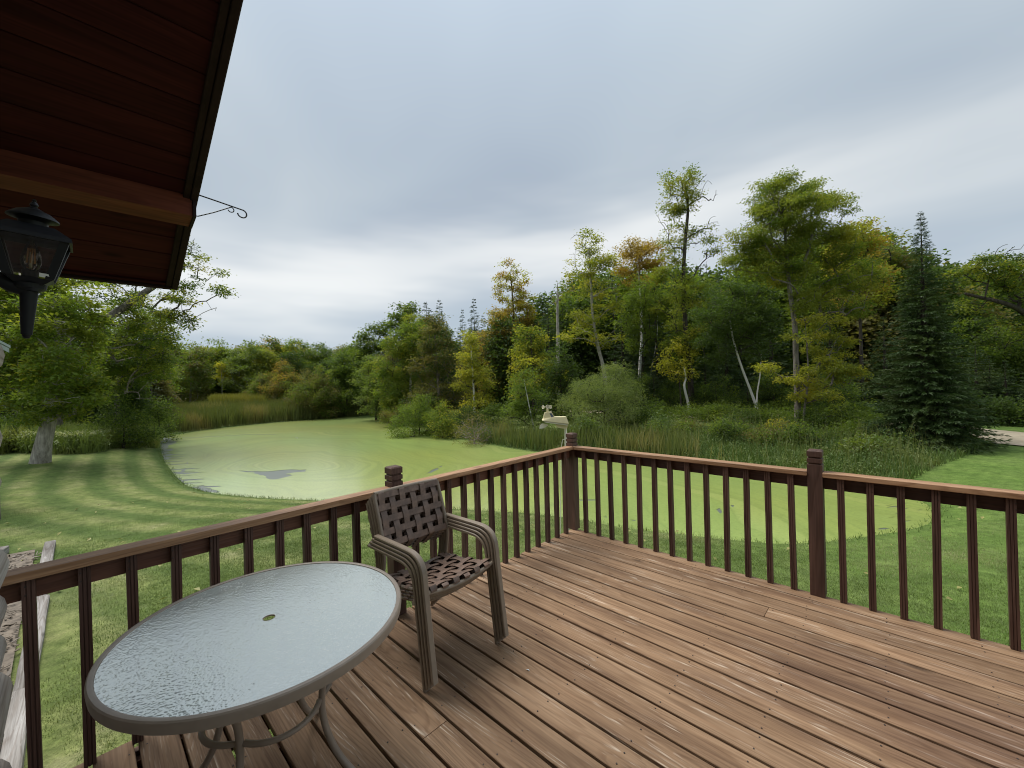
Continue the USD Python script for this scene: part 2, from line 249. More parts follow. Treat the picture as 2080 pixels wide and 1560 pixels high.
def leaf(name, cols, patch=0.35, patch_col=None, trans=0.55, scale=0.8, rough=0.5):
    cols = [tuple(np.array(c)) for c in cols]; pc = patch_col or cols[-1]
    return M(name, {
        'g': ('geometry', {}), 'r': ('rgb_ramp', {'ramp': cols}), 'tc': ('texture_coordinate', {}), 'n': ('noise_texture', {'scale': scale, 'detail': 2.0}),
        'mr': ('map_range', {'from_min': 0.52, 'from_max': 0.70, 'to_min': 0.0, 'to_max': patch, 'clamp': True}), 'mx': ('mix_color', {'b': pc}),
        'p': ('principled_bsdf', {'roughness': rough, 'specular_ior_level': 0.3}), 't': ('translucent_bsdf', {}), 'tg': ('mix_color', {'blend_type': 'multiply', 'fac': 1.0, 'b': (1.25, 1.3, 0.6), 'use_clamp': False}), 'm': ('mix_closure', {'fac': trans})},
        [('g.random_per_island', 'r.fac'), ('g.position', 'n.vector'), ('n.fac', 'mr.value'), ('mr.result', 'mx.fac'), ('r.color', 'mx.a'), ('mx.result', 'p.base_color'), ('mx.result', 'tg.a'), ('tg.result', 't.color'),
         ('p.BSDF', 'm.closure1'), ('t.BSDF', 'm.closure2')], surface='m.closure')
L_MID = leaf('leaves_mid_green', [(0.121, 0.174, 0.029), (0.163, 0.228, 0.036), (0.213, 0.279, 0.046), (0.270, 0.326, 0.055)], 0.4, (0.327, 0.347, 0.050))
L_DARK = leaf('leaves_dark_green', [(0.062, 0.098, 0.024), (0.094, 0.135, 0.033), (0.125, 0.173, 0.042)], 0.3)
L_LIME = leaf('leaves_lime', [(0.202, 0.228, 0.036), (0.270, 0.292, 0.045), (0.337, 0.345, 0.051), (0.418, 0.380, 0.053)], 0.5, (0.485, 0.386, 0.051), scale=0.55)
L_YELG = leaf('leaves_yellow_green', [(0.34, 0.33, 0.04), (0.43, 0.38, 0.045), (0.5, 0.41, 0.05)], 0.5, (0.52, 0.4, 0.045))
L_ORNG = leaf('leaves_orange_brown', [(0.32, 0.22, 0.045), (0.4, 0.225, 0.045), (0.45, 0.26, 0.05), (0.28, 0.25, 0.05)], 0.4, (0.46, 0.25, 0.045))
L_BROWN = leaf('leaves_olive_brown', [(0.155, 0.145, 0.05), (0.2, 0.158, 0.06), (0.22, 0.155, 0.065), (0.14, 0.165, 0.05)], 0.45, (0.25, 0.16, 0.065), scale=0.7)
L_GREY = leaf('leaves_grey_willow', [(0.156, 0.197, 0.066), (0.213, 0.252, 0.094), (0.270, 0.306, 0.116)], 0.3, (0.270, 0.272, 0.094))
NEED = leaf('spruce_needles', [(0.047, 0.081, 0.024), (0.072, 0.117, 0.034), (0.104, 0.159, 0.046)], 0.5, (0.143, 0.182, 0.049), trans=0.12)
NEEDB = leaf('blue_spruce_needles', [(0.047, 0.081, 0.034), (0.072, 0.114, 0.051), (0.098, 0.143, 0.063)], 0.3, trans=0.12)
REED = leaf('reed_blades', [(0.12, 0.14, 0.04), (0.20, 0.20, 0.065), (0.33, 0.28, 0.12), (0.45, 0.36, 0.20)], 0.5, (0.40, 0.29, 0.13), trans=0.3, scale=0.35)


SEDGE = leaf('golden_sedge', [(0.200, 0.194, 0.037), (0.300, 0.250, 0.050), (0.413, 0.312, 0.075)], 0.3, trans=0.25)
WEED = leaf('weed_leaves', [(0.085, 0.131, 0.032), (0.128, 0.176, 0.044), (0.187, 0.221, 0.068), (0.264, 0.252, 0.112)], 0.5, (0.238, 0.234, 0.072), trans=0.25)
BLADE = leaf('grass_blades', [(0.125, 0.175, 0.045), (0.175, 0.213, 0.065), (0.25, 0.262, 0.105), (0.36, 0.335, 0.19)], 0.7, (0.32, 0.31, 0.15), trans=0.2, scale=0.5)
BORDER = leaf('border_blades', [(0.16, 0.21, 0.06), (0.22, 0.27, 0.08), (0.30, 0.31, 0.11), (0.40, 0.36, 0.18)], 0.5, (0.34, 0.32, 0.10), trans=0.35)
FALLEN = leaf('fallen_leaves', [(0.26, 0.25, 0.08), (0.34, 0.30, 0.12), (0.40, 0.38, 0.24), (0.22, 0.15, 0.07)], 0.2, trans=0.1)
FLOWER = leaf('white_flower_heads', [(0.35, 0.36, 0.27), (0.46, 0.46, 0.38)], 0.2)
def bark(name, c1, c2, birch=False):
    nodes = {'tc': ('texture_coordinate', {}), 'mp': ('mapping', {'scale': (9, 9, 45) if birch else (14, 14, 2.5)}), 'n': ('noise_texture', {'scale': 1.0, 'detail': 4.0, 'roughness': 0.65}),
             'r': ('rgb_ramp', {'ramp': [(0.30, c1), (0.36, c2), (0.7, c2)] if birch else [(0.35, c1), (0.65, c2)]}), 'b': ('bump', {'strength': 0.8, 'distance': 0.02}), 'p': ('principled_bsdf', {'roughness': 0.85, 'specular_ior_level': 0.2})}
    return M(name, nodes, [('tc.object', 'mp.vector'), ('mp.vector', 'n.vector'), ('n.fac', 'r.fac'), ('r.color', 'p.base_color'), ('n.fac', 'b.height'), ('b.normal', 'p.normal')])
BARK = bark('grey_bark', (0.07, 0.06, 0.05), (0.22, 0.195, 0.165)); BARKD = bark('dark_bark', (0.025, 0.02, 0.016), (0.075, 0.062, 0.05)); BARKP = bark('pale_bark', (0.16, 0.145, 0.12), (0.36, 0.335, 0.29))
BIRCH = bark('birch_bark', (0.05, 0.045, 0.04), (0.60, 0.58, 0.53), True); DEADW = bark('dead_twigs', (0.13, 0.105, 0.085), (0.30, 0.255, 0.215))

# ------------------------------------------------------------------ terrain, pond, road
ZP = -1.40
near = [(326, 890), (324, 905), (328, 928), (340, 950), (368, 981), (402, 996), (440, 1004), (520, 1012), (600, 1016), (690, 1020), (800, 1027), (900, 1034), (1000, 1040), (1057, 1043), (1100, 1047), (1142, 1053), (1180, 1058), (1241, 1069), (1313, 1080), (1385, 1087), (1477, 1098), (1571, 1106), (1642, 1106), (1712, 1099), (1783, 1089), (1835, 1081), (1885, 1068), (1905, 1046), (1880, 1022)]
far = [(1820, 998), (1700, 976), (1550, 957), (1400, 943), (1250, 931), (1100, 919), (1040, 911), (960, 896), (900, 887), (840, 875), (795, 863), (768, 853), (755, 846), (700, 847), (640, 852), (560, 858), (480, 866), (400, 876)]
def smooth_ring(pts, k=6):
    p = np.array(pts); n = len(p); out = []
    for i in range(n):
        a, b, c, d = p[i - 1], p[i], p[(i + 1) % n], p[(i + 2) % n]
        for t in np.linspace(0, 1, k, endpoint=False):
            out.append(0.5 * (2 * b + (c - a) * t + (2 * a - 5 * b + 4 * c - d) * t * t + (3 * b - a - 3 * c + d) * t ** 3))
    return np.array(out)
def smooth_open(pts, k=6):
    p = np.asarray(pts, float); p = np.vstack([2 * p[0] - p[1], p, 2 * p[-1] - p[-2]]); out = []
    for i in range(1, len(p) - 2):
        a, b, c, d = p[i - 1], p[i], p[i + 1], p[i + 2]
        for t in np.linspace(0, 1, k, endpoint=False): out.append(0.5 * (2 * b + (c - a) * t + (2 * a - 5 * b + 4 * c - d) * t * t + (3 * b - a - 3 * c + d) * t ** 3))
    return np.array(out + [p[-2]])
SHORE = smooth_ring([at(x, y, z=ZP)[:2] for x, y in near + far])
POND = Polygon(SHORE).buffer(0)
def shore_distance(P):
    """signed distance to the shoreline, positive on land"""
    P = np.asarray(P, float); g = shapely.points(P); d = shapely.distance(g, POND.exterior)
    return np.where(shapely.contains(POND, g), -d, d)
def ground(P):
    P = np.asarray(P, float).reshape(-1, 2); d = shore_distance(P)
    n = meshkit.fbm(np.c_[P * 0.16, np.zeros(len(P))], 3, 5) - 0.5
    land = ZP + 0.02 + 0.60 * (1 - np.exp(-np.maximum(d, 0) / 2.6)) + 0.22 * n * np.clip(d / 6, 0, 1) + 0.6 * np.clip((d - 60) / 200, 0, 1)
    return np.where(d > 0, land, ZP + 0.02 + np.maximum(d * 0.35, -0.5))
def gz(x, y): return float(ground([(x, y)])[0])
def axis(lo, hi, a, b, fine, coarse):
    xs = [a]
    while xs[-1] < b: xs.append(xs[-1] + fine)
    s = fine
    up = [xs[-1]]
    while up[-1] < hi: s = min(s * 1.25, coarse); up.append(up[-1] + s)
    s = fine; dn = [a]
    while dn[-1] > lo: s = min(s * 1.25, coarse); dn.append(dn[-1] - s)
    return np.array(dn[::-1][:-1] + xs + up[1:])
gx = axis(-600, 600, -26, 10, 0.22, 40); gy = axis(-600, 600, -7, 17, 0.22, 40)
GX, GY = np.meshgrid(gx, gy, indexing='ij'); GP = np.c_[GX.ravel(), GY.ravel()]; GZ = ground(GP)
ni, nj = GX.shape; ii, jj = np.meshgrid(np.arange(ni - 1), np.arange(nj - 1), indexing='ij'); q = (ii * nj + jj).ravel()
GROUND = M('lawn', {
    'g': ('geometry', {}),
    'n1': ('noise_texture', {'scale': 0.9, 'detail': 6.0, 'roughness': 0.7}), 'n2': ('noise_texture', {'scale': 5.0, 'detail': 7.0, 'roughness': 0.78}), 'n3': ('noise_texture', {'scale': 60.0, 'detail': 3.0, 'roughness': 0.7}),
    # mowing stripes: the mower follows the shore of the pond
    'at': ('attribute', {'attribute': 'shore'}), 'sn': ('noise_texture', {'scale': 0.5, 'detail': 2.0}),
    'sw': ('math', {'math_type': 'multiply_add', 'value2': 0.35}), 'sf': ('math', {'math_type': 'multiply', 'value2': 6.6}), 'sg': ('math', {'math_type': 'sine'}), 'sr': ('map_range', {'from_min': -0.7, 'from_max': 0.7, 'to_min': 0.0, 'to_max': 0.78, 'clamp': True}),
    'xs': ('separate_xyz', {}), 'xr': ('map_range', {'from_min': -7.0, 'from_max': -2.0, 'to_min': 1.0, 'to_max': 0.3, 'clamp': True}), 'xm': ('math', {'math_type': 'multiply'}),
    'r1': ('rgb_ramp', {'ramp': [(0.28, (0.105, 0.150, 0.038)), (0.46, (0.160, 0.198, 0.060)), (0.60, (0.22, 0.238, 0.092)), (0.76, (0.31, 0.295, 0.16))]}),
    'gx': ('map_range', {'from_min': -3.0, 'from_max': 3.0, 'to_min': 0.0, 'to_max': 0.7, 'clamp': True}), 'mg': ('mix_color', {'b': (0.10, 0.18, 0.032)}), 'mx': ('mix_color', {'b': (0.068, 0.115, 0.028)}), 'r2': ('rgb_ramp', {'ramp': [(0.3, (0.35, 0.4, 0.35)), (0.65, (1.4, 1.35, 1.35))]}), 'mu': ('mix_color', {'blend_type': 'multiply', 'fac': 0.75, 'use_clamp': False}),
    'r3': ('rgb_ramp', {'ramp': [(0.3, (0.55, 0.55, 0.55)), (0.7, (1.35, 1.35, 1.35))]}), 'mu2': ('mix_color', {'blend_type': 'multiply', 'fac': 0.6, 'use_clamp': False}),
    'b': ('bump', {'strength': 0.7, 'distance': 0.03}), 'p': ('principled_bsdf', {'roughness': 0.9, 'specular_ior_level': 0.1})},
    [('g.position', 'n1.vector'), ('g.position', 'n2.vector'), ('g.position', 'n3.vector'), ('g.position', 'sn.vector'),
     ('sn.fac', 'sw.value1'), ('at.color', 'sw.value3'), ('sw.value', 'sf.value1'), ('sf.value', 'sg.value1'), ('sg.value', 'sr.value'), ('g.position', 'xs.vector'), ('xs.x', 'xr.value'), ('xr.result', 'xm.value1'), ('sr.result', 'xm.value2'),
     ('n1.fac', 'r1.fac'), ('xs.x', 'gx.value'), ('gx.result', 'mg.fac'), ('r1.color', 'mg.a'), ('mg.result', 'mx.a'), ('xm.value', 'mx.fac'), ('n2.fac', 'r2.fac'), ('mx.result', 'mu.a'), ('r2.color', 'mu.b'), ('n3.fac', 'r3.fac'), ('mu.result', 'mu2.a'), ('r3.color', 'mu2.b'), ('mu2.result', 'p.base_color'), ('n3.fac', 'b.height'), ('b.normal', 'p.normal')])
grd = setting('ground', tm(np.c_[GP, GZ], np.vstack([np.c_[q, q + nj, q + nj + 1], np.c_[q, q + nj + 1, q + 1]])), GROUND, smooth=True)
UsdGeom.PrimvarsAPI(grd).CreatePrimvar('shore', Sdf.ValueTypeNames.FloatArray, 'vertex').Set(Vt.FloatArray.FromNumpy(np.clip(shore_distance(GP), -2, 60).astype(np.float32)))
WATER = M('dark_water', {'n': ('noise_texture', {'scale': 3.0, 'detail': 2.0}), 'g': ('geometry', {}), 'b': ('bump', {'strength': 0.05, 'distance': 0.01}), 'p': ('principled_bsdf', {'base_color': (0.12, 0.135, 0.115), 'roughness': 0.35, 'specular_ior_level': 0.5})},
          [('g.position', 'n.vector'), ('n.fac', 'b.height'), ('b.normal', 'p.normal')])
def sheet(poly, z):
    V, F = trimesh.creation.triangulate_polygon(poly, engine='earcut'); return tm(np.c_[V, np.full(len(V), z)], F)
setting('pond', sheet(POND.buffer(0.35), ZP), WATER)
rng = np.random.default_rng(7)
def ragged(pts, amp, step=0.12, seed=0):
    """a polygon through pixel points of the pond surface with an uneven edge"""
    ring = LineString(np.array([at(x, y, z=ZP)[:2] for x, y in pts + pts[:1]])); L = ring.length; n = max(12, int(L / step))
    p = np.array([ring.interpolate(t, normalized=True).coords[0] for t in np.linspace(0, 1, n, endpoint=False)])
    w = meshkit.fbm(np.c_[p * 2.2, np.full(n, seed)], 4, seed) - 0.5; w2 = meshkit.fbm(np.c_[p * 2.2, np.full(n, seed + 9)], 4, seed + 3) - 0.5
    return Polygon(p + amp * np.c_[w, w2]).buffer(0)
weedmat = POND.buffer(0.12)
holes = [ragged([(488, 956), (530, 958), (560, 957), (590, 954), (618, 955), (619, 959), (598, 960), (585, 962), (592, 964), (590, 967), (575, 971), (560, 974), (545, 972), (535, 966), (520, 963), (505, 959)], 0.28, 0.05, 1),
         ragged([(318, 888), (346, 890), (352, 902), (338, 910), (344, 918), (334, 928), (340, 940), (330, 942), (322, 925)], 0.9, 0.08, 2),
         ragged([(866, 962), (878, 955), (890, 951), (893, 953), (884, 957), (876, 960)], 0.12, 0.03, 3), ragged([(890, 949), (897, 946), (896, 949)], 0.08, 0.03, 4),
         ragged([(366, 962), (372, 953), (376, 950), (377, 955), (372, 966)], 0.25, 0.04, 5), ragged([(380, 940), (382, 938), (383, 943)], 0.15, 0.04, 6),
         ragged([(395, 990), (410, 987), (440, 998), (436, 1002), (410, 998)], 0.22, 0.05, 12), ragged([(352, 964), (366, 972), (380, 984), (366, 979)], 0.22, 0.05, 13),
         ragged([(1455, 1036), (1464, 1033), (1466, 1042), (1461, 1044)], 0.1, 0.03, 14), ragged([(1482, 1027), (1490, 1026), (1488, 1031)], 0.06, 0.03, 15),
         ragged([(1176, 1015), (1210, 1015), (1209, 1017), (1178, 1017)], 0.04, 0.03, 16), ragged([(1225, 1049), (1234, 1050), (1233, 1052)], 0.03, 0.02, 17), ragged([(1278, 1056), (1292, 1057), (1290, 1059)], 0.03, 0.02, 18),
         ragged([(597, 889), (606, 889), (605, 891)], 0.2, 0.05, 19), ragged([(820, 982), (826, 980), (824, 983)], 0.06, 0.03, 20)]
for k in range(46):     # shreds of open water along the near bank of the far basin and the muddy right end
    if k < 30: yy = rng.uniform(892, 990); a = at(np.interp(yy, [890, 905, 928, 950, 981, 996], [328, 326, 330, 342, 370, 404]) + 34 * rng.random() ** 2, yy, z=ZP)[:2]
    else: a = at(rng.uniform(1780, 1900), rng.uniform(1010, 1076), z=ZP)[:2]
    s = rng.uniform(0.08, 0.34) * (1 if k < 30 else 0.28)
    b = np.array([[math.cos(t) * s * rng.uniform(0.5, 1.3) * 2.2, math.sin(t) * s * rng.uniform(0.3, 1.0) * 0.5] for t in np.linspace(0, 2 * np.pi, 11)[:-1]])
    c_, s_ = math.cos(0.9), math.sin(0.9); holes.append(Polygon(a + b @ np.array([[c_, s_], [-s_, c_]])).buffer(0))
def thin_lead(pts, w):
    p = np.array([at(x, y, z=ZP)[:2] for x, y in pts]); return LineString(smooth_open(p, 8)).buffer(w)
leads = [thin_lead([(330, 893), (380, 889), (440, 887), (480, 884), (560, 882)], 0.07)]
HOLES = shapely.union_all(holes + leads)
weedmat = weedmat.difference(HOLES)
SWC = at(640, 945, z=ZP)
DUCK = M('duckweed', {
    'g': ('geometry', {}), 'n0': ('noise_texture', {'scale': 0.16, 'detail': 2.0}), 'w0': ('vector_math', {'math_type': 'scale', 'scale': 5.0}), 'a0': ('vector_math', {'math_type': 'add'}),
    # swirls: rings drawn out by the wind round the middle of the pond
    'sv': ('vector_math', {'math_type': 'subtract', 'vector2': (float(SWC[0]) + 2.5, float(SWC[1]) + 2.5, 0)}), 'ro': ('mapping', {'rotation': (0, 0, math.radians(-28)), 'scale': (0.42, 1.0, 1)}), 'sl': ('vector_math', {'math_type': 'length'}),
    'nn': ('noise_texture', {'scale': 1.0, 'detail': 4.0, 'roughness': 0.55}), 'cx': ('combine_xyz', {'y': 0.3, 'z': 0.1}), 'sm': ('math', {'math_type': 'multiply', 'value2': 1.25}),
    'r': ('rgb_ramp', {'ramp': [(0.28, (0.20, 0.265, 0.065)), (0.36, (0.24, 0.315, 0.08)), (0.43, (0.27, 0.355, 0.095)), (0.46, (0.235, 0.315, 0.082)), (0.49, (0.28, 0.365, 0.095)), (0.55, (0.265, 0.35, 0.09)), (0.575, (0.235, 0.31, 0.08)), (0.61, (0.30, 0.38, 0.105)), (0.75, (0.335, 0.40, 0.115))]}),
    'nf': ('noise_texture', {'scale': 17.0, 'detail': 6.0, 'roughness': 0.82}), 'rf': ('rgb_ramp', {'ramp': [(0.28, (0.55, 0.58, 0.6)), (0.45, (0.95, 0.95, 0.95)), (0.7, (1.25, 1.22, 1.3))]}), 'mu': ('mix_color', {'blend_type': 'multiply', 'fac': 0.8, 'use_clamp': False}),
    'nl': ('noise_texture', {'scale': 0.12, 'detail': 3.0}), 'rl': ('rgb_ramp', {'ramp': [(0.4, (1, 1, 1)), (0.65, (1.12, 0.93, 0.8))]}), 'mu3': ('mix_color', {'blend_type': 'multiply', 'fac': 0.8, 'use_clamp': False}),
    'b': ('bump', {'strength': 0.10, 'distance': 0.003}), 'p': ('principled_bsdf', {'roughness': 0.3, 'specular_ior_level': 0.8, 'coat_weight': 0.75, 'coat_roughness': 0.18, 'coat_ior': 1.7})},
    [('g.position', 'n0.vector'), ('n0.color', 'w0.vector1'), ('g.position', 'a0.vector1'), ('w0.vector', 'a0.vector2'), ('a0.vector', 'sv.vector1'), ('sv.vector', 'ro.vector'), ('ro.vector', 'sl.vector1'), ('sl.value', 'sm.value1'), ('sm.value', 'cx.x'), ('cx.vector', 'nn.vector'), ('nn.fac', 'r.fac'),
     ('g.position', 'nf.vector'), ('nf.fac', 'rf.fac'), ('r.color', 'mu.a'), ('rf.color', 'mu.b'), ('g.position', 'nl.vector'), ('nl.fac', 'rl.fac'), ('mu.result', 'mu3.a'), ('rl.color', 'mu3.b'), ('mu3.result', 'p.base_color'), ('nf.fac', 'b.height'), ('b.normal', 'p.normal')])
polys = list(getattr(weedmat, 'geoms', [weedmat]))
setting('duckweed', cat_([sheet(p_, ZP + 0.006) for p_ in polys if p_.area > 0.001]), DUCK, kind='stuff', label='pale green duckweed film swirling over the whole pond', cat='duckweed')
GRAVEL = M('gravel', {'g': ('geometry', {}), 'n': ('noise_texture', {'scale': 1.2, 'detail': 6.0, 'roughness': 0.75}), 'n2': ('noise_texture', {'scale': 30.0, 'detail': 3.0}), 'r': ('rgb_ramp', {'ramp': [(0.3, (0.32, 0.255, 0.17)), (0.7, (0.50, 0.415, 0.29))]}), 'b': ('bump', {'strength': 0.8, 'distance': 0.03}), 'p': ('principled_bsdf', {'roughness': 0.95})},
           [('g.position', 'n.vector'), ('n.fac', 'r.fac'), ('r.color', 'p.base_color'), ('g.position', 'n2.vector'), ('n2.fac', 'b.height'), ('b.normal', 'p.normal')])
def drape(line, w, lift, nacross=6, step=0.5):
    L = LineString(line); n = int(L.length / step); p = np.array([L.interpolate(t, normalized=True).coords[0] for t in np.linspace(0, 1, n)])
    t = np.gradient(p, axis=0); t /= np.linalg.norm(t, axis=1, keepdims=True); nr = np.c_[-t[:, 1], t[:, 0]]
    wob = 1 + 0.16 * (meshkit.fbm(np.c_[p * 0.5, np.zeros(n)], 3, 2) - 0.5)
    P = (p[:, None] + np.linspace(-w / 2, w / 2, nacross)[None, :, None] * nr[:, None] * wob[:, None, None]).reshape(-1, 2); z = ground(P) + lift
    i, j = np.meshgrid(np.arange(n - 1), np.arange(nacross - 1), indexing='ij'); a = (i * nacross + j).ravel()
    m = tm(np.c_[P, z], np.vstack([np.c_[a, a + 1, a + nacross + 1], np.c_[a, a + nacross + 1, a + nacross]]))
    if m.face_normals[:, 2].mean() < 0: m.invert()
    return m
road_line = smooth_open([spot(2700, 9.5, -.85)[:2], spot(2080, 13.6, -.85)[:2], spot(1850, 17.2, -.85)[:2], spot(1600, 21.5, -.85)[:2], spot(1420, 25.5, -.85)[:2], spot(1250, 30, -.85)[:2], spot(1100, 36, -.85)[:2]], 8)
ROAD = LineString(road_line)
setting('road', drape(road_line, 3.0, 0.035), GRAVEL)
# ------------------------------------------------------------------ deck
rng = np.random.default_rng(11)
def plank(L, W, T, c=0.0025):
    """a board lying along x from 0, top at z = 0, with eased edges"""
    pr = np.array([(-W / 2 + c, 0), (W / 2 - c, 0), (W / 2, -c), (W / 2, -T), (-W / 2, -T), (-W / 2, -c)])
    n = len(pr); V = np.vstack([np.c_[np.full(n, x), pr] for x in (0, L)]); F = []
    for j in range(n): F += [(j, n + j, n + (j + 1) % n), (j, n + (j + 1) % n, (j + 1) % n)]
    for j in range(1, n - 1): F += [(0, j, j + 1), (n, n + j + 1, n + j)]
    m = tm(V, F); trimesh.repair.fix_normals(m); return m
deck = thing('deck', 'stained wooden deck of long worn brown boards beside the log house', 'deck')
DX1 = 5.4; PITCH = 0.1475; GAP0 = -0.0855
butts = {3: [1.878], 17: [0.967], 9: [4.1], 12: [3.9], 6: [4.6]}
k = 0; nails = []
while True:
    y1 = 0.040 if k == 0 else GAP0 - PITCH * (k - 1) - 0.0055 + rng.uniform(-0.002, 0.002) - .0022
    y0 = GAP0 - PITCH * k + 0.0066 + rng.uniform(-.001, .001)
    if y0 < -3.83: break
    xs = [-0.045 + rng.uniform(-0.006, 0.004)] + butts.get(k, []) + [DX1]
    for a, b in zip(xs[:-1], xs[1:]):
        m = plank(b - a - (0.004 if b < DX1 else 0), y1 - y0, 0.032); R = trimesh.transformations.rotation_matrix(math.radians(rng.uniform(-0.5, 0.5)), [1, 0, 0]); m.apply_transform(R)
        m.apply_translation([a, (y0 + y1) / 2, rng.uniform(-0.0012, 0.0012)]); part(deck, 'deck_board', m, DECK)
    for jx in np.arange(0.05, DX1, 0.405):
        for f in (0.2, 0.8):
            if rng.random() < 0.22: continue
            d = trimesh.creation.cylinder(0.0036, 0.003, sections=7); d.apply_translation([jx + rng.uniform(-.014, .014), y0 + (y1 - y0) * f + rng.uniform(-.012, .012), 0.0002]); nails.append(d)
    k += 1
tag(part(deck, 'nail_heads', cat_(nails), NAIL), kind='stuff')
for jx in np.arange(0.05, DX1, 0.405): part(deck, 'joist', bx(jx - .019, jx + .019, -3.82, 0.0, -0.225, -0.036), DRKY)
part(deck, 'rim_board', bx(-0.03, DX1, 0.002, 0.036, -0.225, -0.035), DRKX); part(deck, 'rim_board', bx(-0.036, -0.002, -3.82, 0.0, -0.225, -0.035), DRKY)
for px_, py_ in ((0.03, -0.05), (2.5, -0.05), (5.2, -0.05), (0.03, -2.0), (0.03, -3.7)): part(deck, 'support_post', bx(px_ - .07, px_ + .07, py_ - .07, py_ + .07, gz(px_, py_) - .1, -0.227), DRKZ)
sq_ = np.array([(x, y) for x in np.linspace(-.02, 5.4, 14) for y in np.linspace(-3.8, .02, 10)])
setting('bare_soil', tm(np.c_[sq_, ground(sq_) + .03], [f for i in range(13) for j in range(9) for f in ((i * 10 + j, i * 10 + 10 + j, i * 10 + 11 + j), (i * 10 + j, i * 10 + 11 + j, i * 10 + j + 1))]), plain('dark_soil', (.022, .018, .014), .95, .3))
# ------------------------------------------------------------------ railing
rail = thing('deck_railing', 'dark wooden railing with square balusters and worn tan cap round two sides of the deck', 'railing')
HB, HT = 0.864, 0.899
def baluster(x, y, face):
    """38 mm square stick with two grooves down the face that looks at the deck; face: 'y' or 'x'"""
    h, g, d = 0.019, 0.0022, 0.0035
    pr = [(-h, -h)]
    for c in (-0.0065, 0.0065): pr += [(c - g, -h), (c - g * 0.5, -h + d), (c + g * 0.5, -h + d), (c + g, -h)]
    pr += [(h, -h), (h, h), (-h, h)]
    m = prism(Polygon(pr), 0.0015, HB)
    if face == 'x': m.apply_transform(trimesh.transformations.rotation_matrix(math.pi / 2, [0, 0, 1]))
    m.apply_transform(trimesh.transformations.rotation_matrix(math.radians(rng.uniform(-.4, .4)), [0, 1, 0] if face == 'y' else [1, 0, 0]))
    m.apply_translation([x, y, 0]); return m
S = 0.1524
for i in range(13): part(rail, 'baluster', baluster(0.1306 + S * i, 0.019, 'y'), DRKZ)
for i in range(13): part(rail, 'baluster', baluster(2.2487 + S * i, 0.019, 'y'), DRKZ)
for i in range(7): part(rail, 'baluster', baluster(4.37 + S * i, 0.019, 'y'), DRKZ)
for i in range(13): part(rail, 'baluster', baluster(-0.019, -(0.1358 + S * i), 'x'), DRKZ)
for i in range(11): part(rail, 'baluster', baluster(-0.019, -(2.254 + S * i), 'x'), DRKZ)
scr = []
for i in range(33):
    x = [0.1306 + S * i, 2.2487 + S * (i - 13), 4.37 + S * (i - 26)][min(i // 13, 2)]
    for zz in (.838, .803): d = trimesh.creation.cylinder(.0035, .003, sections=8); d.apply_transform(trimesh.transformations.rotation_matrix(math.pi / 2, [1, 0, 0])); d.apply_translation([x + .011, -.0002, zz]); scr.append(d)
for i in range(24):
    y = -(0.1358 + S * i) if i < 13 else -(2.254 + S * (i - 13))
    for zz in (.838, .803): d = trimesh.creation.cylinder(.0035, .003, sections=8); d.apply_transform(trimesh.transformations.rotation_matrix(math.pi / 2, [0, 1, 0])); d.apply_translation([.0002, y - .011, zz]); scr.append(d)
tag(part(rail, 'screw_heads', cat_(scr), NAIL), kind='stuff')
def post(x0, y0, w, top, mat=DRKZ, z0=0.0015):
    """a post with two saw cuts near its head and an eased top"""
    r = 0.008; e = 0.008
    def ring(z, ins): return [(x0 + ins, y0 + ins, z), (x0 + w - ins, y0 + ins, z), (x0 + w - ins, y0 + w - ins, z), (x0 + ins, y0 + w - ins, z)]
    lev = [(z0, 0), (top - 0.103, 0), (top - 0.0995, r), (top - 0.0925, r), (top - 0.089, 0), (top - 0.060, 0), (top - 0.0565, r), (top - 0.0495, r), (top - 0.046, 0), (top - e, 0), (top, e)]
    V = [p for z, i in lev for p in ring(z, i)]; F = []
    for l in range(len(lev) - 1):
        for j in range(4): F += [(4 * l + j, 4 * l + (j + 1) % 4, 4 * l + 4 + (j + 1) % 4), (4 * l + j, 4 * l + 4 + (j + 1) % 4, 4 * l + 4 + j)]
    t = 4 * (len(lev) - 1); F += [(t, t + 1, t + 2), (t, t + 2, t + 3), (0, 2, 1), (0, 3, 2)]
    return tm(V, F)
posts = [(-0.080, -0.009, 1.036), (2.0590, -0.004, 1.052), (4.170, -0.004, 1.05), (-0.085, -2.159, 1.036)]
for x0, y0, t in posts: part(rail, 'post', post(x0, y0, 0.089, t), DRKZ)
notch = shapely.union_all([sbox(x0 - .001, y0 - .001, x0 + .090, y0 + .090) for x0, y0, t in posts])
ci, co = -0.0135, 0.078
caps = [(Polygon([(-ci * -1, ci), (2.0580, ci), (2.0580, co), (-co, co)]) if False else Polygon([(-ci, ci), (2.0580, ci), (2.0580, co), (-co, co)]), CAPX),
        (Polygon([(2.149, ci), (4.169, ci), (4.169, co), (2.149, co)]), CAPX), (Polygon([(4.261, ci), (DX1, ci), (DX1, co), (4.261, co)]), CAPX),
        (Polygon([(-ci - .0006, ci), (-co - .0006, co), (-co, -2.069), (-ci, -2.069)]), CAPY), (Polygon([(-ci, -2.112), (-co, -2.112), (-co, -3.875), (-ci, -3.875)]), CAPY)]
for pg, mt in caps:
    pg = pg.difference(notch); pg = max(getattr(pg, 'geoms', [pg]), key=lambda g: g.area)
    V = prism(pg.buffer(-0.003, join_style=2), HB + .001, HT); W = prism(pg, HB + .004, HT - .003)
    part(rail, 'cap_board', trimesh.convex.convex_hull(np.vstack([V.vertices, W.vertices])) if pg.convex_hull.area - pg.area < 1e-4 else prism(pg, HB + .001, HT), mt)
for a, b in ((0.010, 2.058), (2.149, 4.169), (4.261, DX1)): part(rail, 'rail_board', bx(a, b, .0385, .0765, HB - .089, HB), DRKX)
